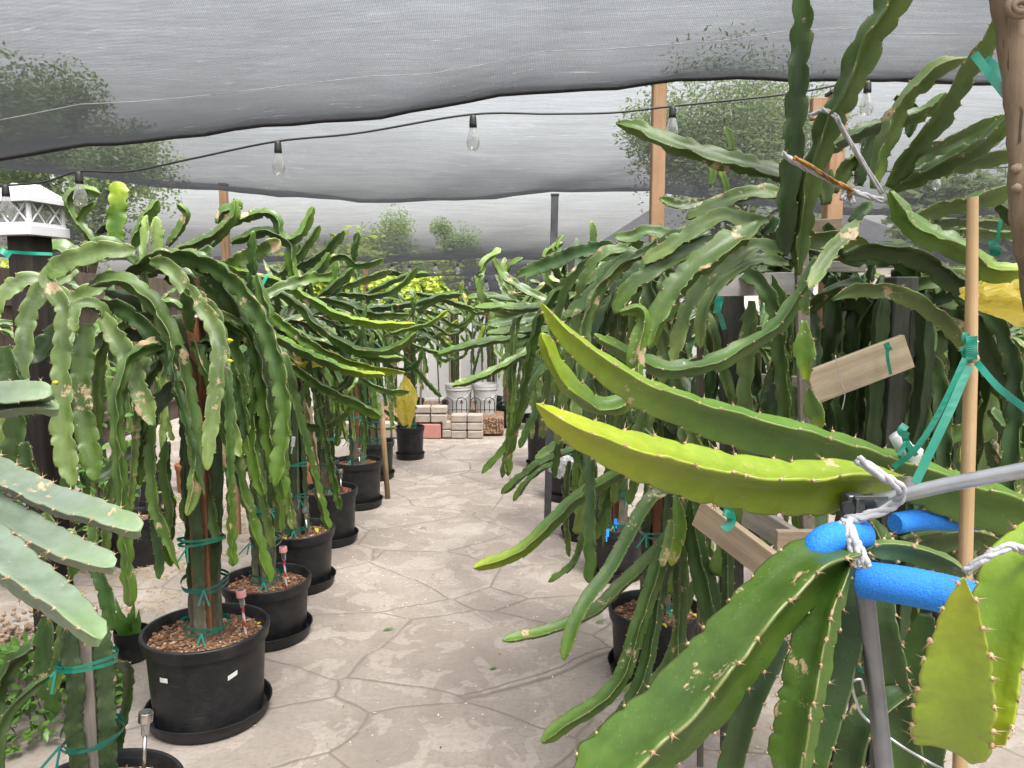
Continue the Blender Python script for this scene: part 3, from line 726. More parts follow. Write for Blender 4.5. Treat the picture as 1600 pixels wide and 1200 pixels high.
# ------------------------------------------------------------------ potted plants
rngp = np.random.default_rng(11)
def arc_pts(rng, L, el0, droop, lift_end=0., wob=.11, start=.0):
    """a branch that leaves at elevation el0, arches over and hangs; along +X"""
    n = 9; ds = L / (n - 1); p = np.array([start, 0, 0.]); el = el0; az = 0; out = [p.copy()]
    for i in range(1, n):
        f = i / (n - 1)
        if lift_end and f > .6: el += lift_end * ds * 4
        else: el -= droop * ds * (1.2 if el > -.3 else .7) 
        el = max(el, -1.5); az += rng.normal(0, wob)
        p = p + ds * np.array([math.cos(el) * math.cos(az), math.cos(el) * math.sin(az), math.sin(el)]); out.append(p.copy())
    return out
LIB = {}
def lib(kind, i):
    key = (kind, i)
    if key in LIB: return LIB[key]
    rng = np.random.default_rng(abs(hash(kind)) % 1 + sum(map(ord, kind)) * 31 + i)
    if kind.startswith('weep'):
        L = rng.uniform(.8, 1.25); pts = arc_pts(rng, L, rng.uniform(.5, 1.1), rng.uniform(4.2, 6.5)); Rr = rng.uniform(.023, .032)
    elif kind.startswith('sweep'):
        L = rng.uniform(.7, 1.1); pts = arc_pts(rng, L, rng.uniform(.1, .6), rng.uniform(1.8, 3.2), rng.uniform(.8, 2.2)); Rr = rng.uniform(.022, .032)
    elif kind.startswith('up'):
        L = rng.uniform(.3, .6); pts = arc_pts(rng, L, rng.uniform(.7, 1.4), rng.uniform(-.8, 3.0), 0, .16); Rr = rng.uniform(.022, .034)
    elif kind.startswith('hang'):
        L = rng.uniform(.5, .9); pts = arc_pts(rng, L, rng.uniform(-.6, .2), 7, 0, .05); Rr = rng.uniform(.021, .029)
    col = kind.split('_')[1]
    me = ribbed_mesh('branch', col, pts, Rr, rng, roll=rng.uniform(0, 6.28), twist=rng.uniform(-1.2, 1.2), scal=rng.uniform(.048, .070), depth=rng.uniform(.26, .42),
                     wavy=rng.uniform(.14, .30), tip=('round', 'round', 'point', 'blunt')[i % 4], seg=6, spines=(i % 2 == 0), spine_len=.006)
    LIB[key] = me; return me
def put(kind, i, plant, loc, az, s=1., tilt=0):
    o = bpy.data.objects.new('branch', lib(kind, i)); C.objects.link(o); o.parent = plant
    o.location = loc; o.rotation_euler = (tilt, 0, az); o.scale = (s, s, s); return o

STEMLIB = []
def stem_mesh(i, H=1.0):
    rng = np.random.default_rng(500 + i)
    pts = [(rng.normal(0, .008), rng.normal(0, .008), H * z) for z in np.linspace(0, 1, 7)]
    v, f, mi, at = ribbed(pts, .036, rng, roll=rng.uniform(0, 6), twist=rng.uniform(-1, 1), ref=lambda c: np.tile([1., 0, 0], (len(c), 1)), scal=.05, depth=.2, wavy=.12, core=.42, thick=.16, tip='blunt', base='full', seg=4, spines=False)
    me = bpy.data.meshes.new('stem'); me.from_pydata(v.tolist(), [], f); me.materials.append(M['stem']); me.polygons.foreach_set('use_smooth', [True] * len(f)); return me
def pot_mesh(r, h):
    b = MB()
    b.lathe([(.001, .002), (r * .80, .0), (r * .84, .012), (r * .90, h - .055), (r * .905, h - .05), (r * .955, h - .048), (r * .96, h - .044), (r * .985, h - .010), (r * .985, h - .003), (r * .975, h), (r * .93, h), (r * .915, h - .006), (r * .89, h - .04), (r * .885, h - .09), (.001, h - .09)], 64)
    return b
def chips(b, rng, r, z, n, s=.014):
    for i in range(n):
        a = rng.uniform(0, 6.28); q = r * math.sqrt(rng.random()); p = Vector((q * math.cos(a), q * math.sin(a), z + rng.uniform(.0, .012)))
        u = Vector((rng.gauss(0, 1), rng.gauss(0, 1), rng.gauss(0, .4))).normalized() * s * rng.uniform(.5, 1.5); w_ = u.orthogonal().normalized() * s * rng.uniform(.25, .6); nn = u.cross(w_).normalized() * .002
        b.add([p - u, p + w_, p + u, p - w_, p - u * .8 + nn, p + w_ * .8 + nn, p + u * .9 + nn, p - w_ * .8 + nn], [(0, 1, 2, 3), (7, 6, 5, 4), (0, 4, 5, 1), (1, 5, 6, 2), (2, 6, 7, 3), (3, 7, 4, 0)])
def tie_ring(t, z, r, seed, mat='tie'):
    rng = random.Random(seed); b = MB()
    for j in range(2):
        ph = rng.uniform(0, 6); q = [(r * (1 + .08 * math.sin(3 * a + ph)) * math.cos(a), r * (1 + .08 * math.cos(2 * a + ph)) * math.sin(a), z + .014 * math.sin(a + ph) + j * .012) for a in np.linspace(0, 6.3, 22)]
        V = []; F = []
        for i, p in enumerate(q): V += [(p[0], p[1], p[2] - .005), (p[0] * 1.02, p[1] * 1.02, p[2] + .005)]
        F = [(2 * i, 2 * i + 2, 2 * i + 3, 2 * i + 1) for i in range(len(q) - 1)]; b.add(V, F)
    a = rng.uniform(3.6, 5.6); p = Vector((r * math.cos(a), r * math.sin(a), z))
    for s_ in (-1, 1):
        e = p + Vector((math.cos(a) * .03 + s_ * .02, math.sin(a) * .03, -.05)); b.bar(p, e, .007, .0012, (1, 0, .3))
    b.build('garden_tie', M[mat], t)

SAUCERS = []
def potted(x, Y, r, h, H, label, group, seed, counts, cols=('mid', 'olive', 'dark'), post='redwood', nst=4, stickers=(), saucer=True, saucer_label=None, azr=(0, 6.283), lowties=3, hub=.16, chipn=260, pot_col='pot', sc=1.0, postw=.045):
    rng = random.Random(seed)
    t = thing('potted_cactus', (x, Y, 0), label, 'potted cactus', group)
    zs = .022 if saucer else 0
    po = pot_mesh(r, h).build('pot', M[pot_col], t); smooth_by_angle(po, 35); po.location.z = zs
    for (ang, zz, w_, h_, tw) in stickers:
        b = MB(); rr = r * (.84 + .06 * zz / h) + .0015; hw = w_ / rr / 2
        V = []; 
        for i in range(7):
            a = ang + hw * (i / 3 - 1)
            for j in (0, 1): V.append(((rr2 := r * (.84 + .06 * (zz + (j - .5) * h_ + tw * (i / 3 - 1)) / (h - .055)) + .003) * math.cos(a), rr2 * math.sin(a), zz + (j - .5) * h_ + tw * (i / 3 - 1)))
        b.add(V, [(2 * i, 2 * i + 2, 2 * i + 3, 2 * i + 1) for i in range(6)]); b.build('sticker', M['sticker'], po)
    b = MB(); n = 30; zt = h - .045 + zs
    V = [(0, 0, zt + .015)]; F = []
    for j in range(1, 7):
        for k in range(n):
            a = 6.283 * k / n; q = r * .885 * j / 6; V.append((q * math.cos(a), q * math.sin(a), zt + .012 * (1 - j / 6) + rng.uniform(-.005, .006)))
    for k in range(n): F.append((0, 1 + k, 1 + (k + 1) % n))
    for j in range(5):
        for k in range(n): F.append((1 + j * n + k, 1 + (j + 1) * n + k, 1 + (j + 1) * n + (k + 1) % n, 1 + j * n + (k + 1) % n))
    b.add(V, F); chips(b, rng, r * .85, zt + .004, chipn)
    b.m = [0] * len(F) + [1] * (len(b.f) - len(F)); b.build('soil', [M['soil'], M['chip']], t)
    if saucer:
        so = MB(); so.lathe([(.001, .0), (r * .86, .0), (r * .91, .010), (r * .965, .060), (r * .98, .062), (r * .985, .058), (r * .955, .056), (r * .90, .018), (.001, .018)], 64)
        o = so.build('plant_saucer', M['pot']); smooth_by_angle(o, 35); o.location = (x, Y, 0); tag(o, saucer_label or ('black plastic saucer under the ' + label.split(' in ')[-1] if ' in ' in label else 'black plastic saucer'), 'saucer', 'saucers under the pots'); SAUCERS.append(o)
    # post and climbing stems
    b = MB(); b.box((0, 0, (H - .02 + .1) / 2), (postw, postw, H - .12)); b.build('stake', M[post], t)
    for i in range(nst):
        a = 6.283 * i / nst + rng.uniform(-.3, .3); me = stem_mesh(rng.randrange(8)) if False else STEMS[rng.randrange(len(STEMS))]
        o = bpy.data.objects.new('stem', me); C.objects.link(o); o.parent = t; q = postw * .5 + .022
        o.location = (q * math.cos(a), q * math.sin(a), zt - .02); o.scale = (.74, .74, (H - zt + rng.uniform(-.05, .02))); o.rotation_euler = (rng.uniform(-.02, .02), rng.uniform(-.02, .02), rng.uniform(0, 6))
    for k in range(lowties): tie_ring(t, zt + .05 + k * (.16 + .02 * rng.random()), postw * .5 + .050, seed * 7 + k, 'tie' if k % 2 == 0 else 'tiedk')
    for kind, nb in counts.items():
        for i in range(nb):
            a = azr[0] + (azr[1] - azr[0]) * (i + rng.uniform(-.3, .3)) / max(1, nb)
            col = cols[rng.randrange(len(cols))] if rng.random() > .03 or kind == 'up' else 'dead'; q = hub * rng.random()
            put(kind + '_' + col, rng.randrange(8), t, (q * math.cos(a), q * math.sin(a), H - .02 - rng.random() * (.14 if kind != 'hang' else .25)), a, sc * rng.uniform(.8, 1.12), rng.uniform(-.25, .25))
    return t
STEMS = [stem_mesh(i) for i in range(6)]

def gx(px, Y): return (px - 800) / FPX * Y
LEFTG = 'potted climbing cacti in a row along the left of the path'
RIGHTG = 'potted climbing cacti in a row along the right of the path'
wsw = lambda a, b_, c, d: {'weep': a, 'sweep': b_, 'up': c, 'hang': d}
L0 = potted(-1.09, 1.885, 0.22, 0.29, 0.84, 'cactus with corky grey stems in the pot cut by the bottom left corner', LEFTG, 1, wsw(0, 0, 0, 3), saucer_label='black saucer under the pot cut by the bottom left corner', azr=(1.6, 4.9), post='greywood', nst=3, cols=('dark', 'mid'))
L1 = potted(-1.174, 2.83, 0.238, 0.337, 1.56, 'weeping cactus in the large black pot with two white stickers', LEFTG, 2, wsw(20, 0, 4, 3), stickers=((-1.95, .22, .036, .018, .001), (-.78, .215, .036, .018, .006)), saucer_label='black saucer under the pot with two white stickers', postw=.068, sc=.86)
L2 = potted(-1.171, 3.54, 0.212, 0.268, 1.54, 'cactus on a grey stake in the second full pot from the front left', LEFTG, 3, wsw(12, 8, 5, 2), saucer_label='black saucer under the second full pot from the front left', post='greywood', sc=.82)
L3 = potted(-1.21, 4.2, 0.215, 0.31, 1.58, 'cactus with white string in the third full pot of the left row', LEFTG, 4, wsw(13, 9, 7, 3), saucer_label='black saucer under the third full pot of the left row', post='greywood', sc=.82)
L4 = potted(-1.225, 5.0, 0.2, 0.34, 1.58, 'cactus in the fourth left pot with blue and red bits on its mulch', LEFTG, 5, wsw(13, 9, 7, 3), saucer_label='black saucer under the fourth pot of the left row', sc=.82)
L5 = potted(-1.21, 5.9, 0.2, 0.345, 1.57, 'cactus on a red brown stake in the fifth left pot beside the tan pole', LEFTG, 6, wsw(13, 9, 7, 3), saucer_label='black saucer under the fifth pot of the left row', sc=.82)
L6 = potted(-1.25, 6.85, 0.19, 0.32, 1.56, 'cactus in the next to last pot of the left row', LEFTG, 7, wsw(9, 6, 5, 3), saucer_label='black saucer under the next to last pot of the left row', chipn=80, sc=.82)
L7 = potted(-1.04, 7.73, 0.152, 0.31, 1.5, 'cactus in the farthest pot of the left row beside the yellow bag', LEFTG, 8, wsw(7, 4, 5, 2), saucer_label='black saucer under the farthest pot of the left row', chipn=60, azr=(1.2, 5.2), sc=.82)

R1 = potted(0.613, 3.16, 0.204, 0.28, 1.45, 'cactus in the nearest right pot with orange mulch under long hanging stems', RIGHTG, 21, wsw(8, 0, 3, 5), saucer_label='black saucer under the nearest pot on the right', azr=(-1.2, 3.2))
R2 = potted(0.607, 4.36, 0.17, 0.29, 1.5, 'cactus in the right pot with small blue tags on its soil', RIGHTG, 22, wsw(9, 2, 3, 5), saucer_label='black saucer under the right pot with blue tags', azr=(-1.5, 3.6), sc=.85)
R3 = potted(.50, 5.1, .17, .33, 1.5, 'cactus in the third right pot, mostly behind hanging stems', RIGHTG, 23, wsw(12, 3, 4, 5), saucer_label='black saucer under the third pot on the right', sc=.85)
R4 = potted(.45, 6.1, .17, .33, 1.52, 'cactus in the fourth right pot, hidden among hanging stems', RIGHTG, 24, wsw(12, 3, 4, 5), saucer_label='black saucer under the fourth pot on the right', chipn=60, sc=.85)
R5 = potted(.30, 7.3, .17, .45, 1.5, 'cactus in the tall farthest black pot on the right', RIGHTG, 25, wsw(12, 3, 4, 4), saucer_label='black saucer under the tall farthest right pot', chipn=40, sc=.85)
BK = 'more potted cacti behind the front rows'
k = 0
places = [(-2.55, 4.6), (-2.9, 5.9), (-2.6, 7.2), (-3.0, 8.6), (-2.3, 9.6), (1.55, 3.9), (1.6, 5.0), (1.6, 6.2), (1.5, 7.6), (1.45, 9.2), (2.6, 4.4), (2.7, 5.8), (2.7, 7.4), (3.8, 5.2), (3.9, 7.2), (-4.0, 5.6), (.75, 9.6), (-.3, 10.4), (-1.35, 10.2)]
names = ['nearest left, beyond the strewn straw', 'left, second past the straw', 'left, third past the straw', 'left, fourth past the straw', 'left, by the fence end',
         'right, just behind the blue tagged pot', 'right, second in the middle row', 'right, third in the middle row', 'right, fourth in the middle row', 'right, last in the middle row',
         'far right, front', 'far right, second', 'far right, third', 'right edge, front', 'right edge, back', 'left edge, by the bush', 'against the fence behind the tall right pot', 'upright against the white fence at the path end', 'against the fence left of the path end']
places += [(-.75, 10.0), (.25, 10.1), (-.05, 9.7)]; names += ['against the fence, third from its left end', 'against the fence behind the lone bucket', 'against the fence between the buckets']
for (x, y), nm in zip(places, names):
    k += 1; far = y > 8
    tall = nm.startswith(('upright', 'against'))
    potted(x, y, .18, .3, 1.45 if not tall else 1.5, 'background potted cactus ' + nm, BK, 60 + k, wsw(3 if tall else 9, 1, 5 if tall else 4, 2 if tall else 4), saucer=False, chipn=0, lowties=1, nst=3, post='greywood' if k % 2 else 'redwood', hub=.2)

# ------------------------------------------------------------------ hero branches, left
y1 = 2.75
PI = math.pi
# crown of the weeping plant with the two stickers (root -> tip)
hb(L1, [(212, 392), (150, 396), (100, 415), (78, 440), (100, 480), (100, 523), (97, 573), (99, 620), (99, 667), (107, 720), (116, 760)], (2.8, 2.55), [34, 34, 34, 28, 26, 28, 30, 34, 36, 36, 30], 'olive', .3, depth=.24)
hb(L1, [(120, 420), (90, 440), (66, 455), (45, 493), (40, 540), (30, 593), (16, 653), (4, 700)], (2.85, 2.6), 30, 'olive', .2)
hb(L1, [(140, 445), (187, 437), (233, 467), (263, 517), (283, 573), (293, 620), (300, 660), (306, 710), (304, 750), (298, 785), (292, 806)], (2.8, 2.5), [26, 27, 30, 30, 30, 30, 29, 27, 25, 22, 16], 'olive', 3.3, depth=.2)
hb(L1, [(235, 408), (262, 415), (293, 453), (325, 493), (343, 533), (341, 573), (335, 633), (328, 685), (324, 735)], (2.75, 2.5), [22, 25, 26, 28, 28, 26, 26, 24, 18], 'olive', .1, depth=.24)
hb(L1, [(200, 425), (253, 400), (317, 407), (367, 440), (402, 485), (425, 535), (440, 590), (446, 650), (440, 710), (430, 760)], (2.85, 2.6), 32, 'mid', .6)
hb(L1, [(212, 412), (180, 388), (140, 400), (100, 418), (76, 436)], (2.85, 2.72), [30, 36, 40, 36, 24], 'mid', 2.6, tip='blunt')
hb(L1, [(225, 430), (290, 402), (340, 435), (375, 490), (400, 540), (415, 607), (422, 675), (432, 722), (444, 780)], (2.95, 2.65), 33, 'mid', 1.0)
hb(L1, [(260, 430), (330, 460), (362, 530), (375, 600), (378, 670), (381, 735)], (2.95, 2.75), 36, 'mid', .4)
hb(L1, [(300, 450), (340, 500), (350, 570), (357, 640), (368, 690), (376, 714)], (2.8, 2.62), 24, 'olive', .2)
hb(L1, [(160, 490), (182, 525), (203, 560), (217, 600), (232, 640), (241, 665)], (2.7, 2.6), 34, 'olive', .3)
hb(L1, [(140, 478), (185, 478), (225, 507), (262, 550), (285, 595), (296, 640)], (2.78, 2.7), 30, 'dark', .5)
hb(L1, [(165, 455), (215, 470), (262, 515), (300, 560), (310, 610)], (2.9, 2.8), 30, 'dark', .9)
hb(L1, [(138, 505), (132, 560), (127, 620), (138, 680), (146, 720), (150, 752)], (2.7, 2.6), 36, 'mid', .25)
hb(L1, [(300, 590), (250, 630), (225, 690), (198, 718), (165, 742), (137, 754)], (2.95, 2.7), 28, 'dark', .4)
hb(L1, [(240, 660), (237, 700), (238, 745), (243, 790), (258, 830), (272, 870), (281, 890)], (2.72, 2.65), 22, 'mid', .6, tip='point')
hb(L1, [(300, 690), (317, 740), (328, 787), (336, 830), (340, 848)], (2.85, 2.8), 20, 'dark', .3)
hb(L1, [(236, 770), (242, 810), (248, 850), (250, 880), (249, 905)], (2.8, 2.75), 17, 'dark', .3)
hb(L1, [(262, 690), (258, 740), (268, 800), (262, 850), (268, 885)], (2.82, 2.78), 20, 'mid', .8)
hb(L1, [(400, 430), (418, 500), (405, 580), (395, 660), (398, 720), (412, 775)], (2.9, 2.7), 26, 'mid', .8)
hb(L1, [(175, 440), (110, 470), (60, 440), (25, 448), (2, 470), (-20, 520)], (2.95, 2.8), 30, 'olive', .5)
hb(L1, [(95, 505), (60, 555), (25, 560), (-10, 610)], (2.9, 2.8), 34, 'dark', .5)
hb(L1, [(170, 510), (155, 480), (122, 478), (118, 520)], (2.72, 2.62), 20, 'olive', .5, tip='blunt')
# upright stems behind that crown
for px, Y, w_, c_, r_ in [([(182, 400), (181, 360), (184, 320), (186, 284)], 3.2, 29, 'lime', .05), ([(158, 392), (128, 356), (105, 320), (122, 296), (156, 302)], 3.1, 17, 'mid', .9),
                          ([(120, 345), (135, 325), (148, 315)], 3.1, 14, 'mid', .4), ([(205, 390), (215, 365), (232, 335), (248, 312)], 3.15, 24, 'mid', .7), ([(246, 400), (243, 370), (244, 338)], 3.1, 23, 'olive', .4),
                          ([(262, 385), (284, 352), (291, 332), (276, 319)], 3.2, 15, 'mid', 1.2), ([(270, 392), (325, 372), (362, 342), (368, 312)], 3.3, 18, 'mid', .9), ([(150, 365), (170, 350), (182, 345)], 3.2, 16, 'dark', .7),
                          ([(330, 385), (345, 366), (361, 348), (393, 337), (417, 332), (433, 345), (438, 366), (455, 375), (473, 361), (482, 343), (489, 322)], 3.5, 17, 'mid', 1.0),
                          ([(361, 379), (401, 364), (420, 361), (439, 372), (455, 385), (455, 412), (465, 442)], 3.5, 19, 'mid', .9), ([(340, 350), (348, 330), (372, 322), (365, 310)], 3.6, 18, 'mid', 1.1),
                          ([(462, 418), (500, 401), (520, 380), (538, 360)], 4.0, 18, 'dark', .6), ([(345, 420), (383, 399), (410, 388), (438, 376)], 3.4, 27, 'olive', .4),
                          ([(465, 441), (500, 420), (508, 406), (514, 394)], 3.9, 17, 'mid', .9), ([(330, 385), (310, 420), (360, 410)], 3.4, 24, 'dark', .4), ([(496, 466), (527, 441), (540, 430), (553, 418)], 4.4, 15, 'mid', .8),
                          ([(535, 449), (580, 433), (613, 422)], 4.8, 14, 'olive', .6), ([(430, 440), (470, 395), (500, 352)], 4.2, 15, 'mid', .6), ([(520, 440), (522, 410), (516, 395)], 4.6, 15, 'lime', .5),
                          ([(150, 410), (110, 395), (90, 385), (60, 392)], 3.3, 26, 'mid', .7)]:
    hb(L2 if Y > 3.25 and Y < 3.8 else L3 if Y >= 3.8 else L1, px, Y, w_, c_, r_, tip='blunt' if w_ > 25 else 'round')
# branches that sweep out over the path
for pl, px, Y, w_, c_, r_ in [
    (L2, [(350, 415), (375, 425), (411, 434), (447, 446), (489, 471), (527, 492), (567, 503), (607, 507), (649, 506)], (3.4, 3.2), [18, 18, 17, 17, 17, 17, 16, 14, 10], 'lime', .8),
    (L2, [(370, 425), (412, 444), (468, 478), (489, 503), (527, 531), (567, 549), (607, 547), (632, 535), (650, 520)], (3.4, 3.2), 16, 'mid', .9),
    (L2, [(430, 500), (465, 520), (500, 535), (553, 548), (588, 559), (630, 560)], (3.5, 3.4), 14, 'mid', .8),
    (L2, [(390, 470), (431, 497), (473, 529), (527, 559), (580, 575), (633, 582)], (3.4, 3.2), [20, 20, 18, 17, 15, 11], 'lime', .5),
    (L2, [(410, 515), (455, 540), (500, 561), (553, 581), (601, 586)], (3.3, 3.1), [18, 18, 17, 15, 11], 'lime', .9),
    (L2, [(420, 530), (457, 567), (489, 595), (530, 618), (560, 632), (595, 652)], (3.4, 3.3), 20, 'mid', .7),
    (L2, [(498, 560), (476, 612), (470, 637), (482, 665), (517, 662), (545, 640), (552, 622)], (3.6, 3.5), 14, 'mid', .5),
    (L2, [(445, 530), (470, 540), (505, 560), (533, 600), (540, 645)], (3.5, 3.5), 14, 'mid', 1.2),
    (L4, [(540, 488), (513, 486), (514, 468), (537, 460), (580, 463), (612, 455), (635, 438), (653, 416)], 4.6, 12, 'mid', .7),
    (L5, [(560, 482), (591, 481), (655, 473), (687, 463), (721, 460)], 5.6, 12, 'dark', .8),
    (L5, [(650, 458), (687, 466), (715, 475), (742, 483)], 5.8, 11, 'mid', .8),
    (L5, [(600, 525), (641, 513), (671, 505), (699, 485)], 5.6, 8, 'lime', .8),
    (L5, [(610, 520), (650, 540), (680, 550), (702, 556)], 5.6, 8, 'mid', .8),
    (L4, [(555, 470), (600, 445), (640, 430), (672, 428)], 5.0, 11, 'mid', .8),
    (L6, [(600, 480), (640, 486), (680, 470), (700, 458)], 6.6, 10, 'mid', .8),
    (L6, [(620, 525), (660, 530), (690, 520), (715, 500)], 6.8, 9, 'lime', .8),
    (L6, [(610, 545), (650, 575), (670, 600), (690, 620)], 6.8, 9, 'mid', .8),
    (L3, [(470, 470), (520, 470), (575, 490), (640, 492)], 4.2, 13, 'mid', .6),
    (L3, [(500, 560), (560, 590), (600, 610), (640, 612)], 4.2, 13, 'mid', .6),
    (L3, [(480, 430), (530, 400), (560, 415), (600, 405)], 4.3, 12, 'mid', .6),
    (L5, [(560, 440), (600, 425), (640, 430), (662, 424)], 5.6, 10, 'dark', .6),
    (L6, [(560, 660), (590, 670), (620, 668)], 6.4, 5, 'lime', .6),
    (L7, [(600, 640), (625, 660), (640, 692)], 7.8, 8, 'mid', .6)]:
    hb(pl, px, Y, w_, c_, r_)
# near-left plant at the bottom corner
for px, Y, w_, c_, r_ in [([(108, 905), (118, 870), (112, 838), (106, 826)], 2.1, 22, 'mid', .5), ([(175, 1080), (160, 1040), (128, 990), (112, 960)], 2.05, 30, 'mid', .6),
                          ([(132, 870), (158, 900), (170, 940), (176, 985)], 2.15, 26, 'dark', .4), ([(60, 820), (58, 880), (70, 930)], 2.2, 34, 'dark', .3), ([(75, 960), (70, 1020), (80, 1080), (88, 1115)], 2.12, 36, 'dark', .3),
                          ([(105, 960), (98, 1010), (90, 1060), (82, 1085)], 2.0, 24, 'mid', .5), ([(30, 800), (20, 850), (-5, 900)], 2.2, 40, 'dark', .3), ([(146, 780), (148, 830), (138, 880)], 2.25, 20, 'olive', .6),
                          ([(70, 800), (100, 850), (160, 865)], 2.2, 30, 'mid', .6), ([(40, 690), (50, 740), (75, 790)], 2.3, 34, 'dark', .6), ([(10, 540), (30, 640), (15, 760)], 2.5, 38, 'dark', .6), ([(150, 1110), (145, 1160), (150, 1210)], 2.05, 34, 'dark', .4), ([(118, 1000), (130, 1060), (126, 1110)], 2.1, 26, 'dark', .8)]:
    hb(L0, px, Y, w_, c_, r_)
# waxy grey-green stems of a plant left of the frame
G0 = potted(-1.75, 1.35, .22, .3, 1.3, 'large waxy grey-green cactus reaching in from the left edge of the picture', None, 90, {}, saucer=False, chipn=0, nst=3, lowties=1)
for px, Y, w_, r_ in [([(-120, 625), (-40, 622), (40, 617), (82, 616)], 1.5, [40, 42, 42, 38], 3.6), ([(-120, 655), (-30, 645), (50, 636), (92, 640)], 1.52, 26, 1.1),
                      ([(-120, 690), (-50, 715), (20, 755), (90, 787), (150, 805), (219, 830)], (1.5, 1.25), [46, 48, 50, 50, 46, 38], 3.5),
                      ([(-120, 755), (-40, 790), (30, 825), (100, 860), (178, 886)], (1.45, 1.2), [62, 62, 58, 52, 36], 3.5),
                      ([(-110, 800), (-40, 840), (30, 898), (100, 950), (158, 1000)], (1.3, 1.05), [74, 74, 70, 58, 40], 3.45)]:
    hb(G0, px, Y, w_, 'grey', r_, tip='blunt', depth=.10, wavy=.05, core=.34, scal=.045, thick=.14)

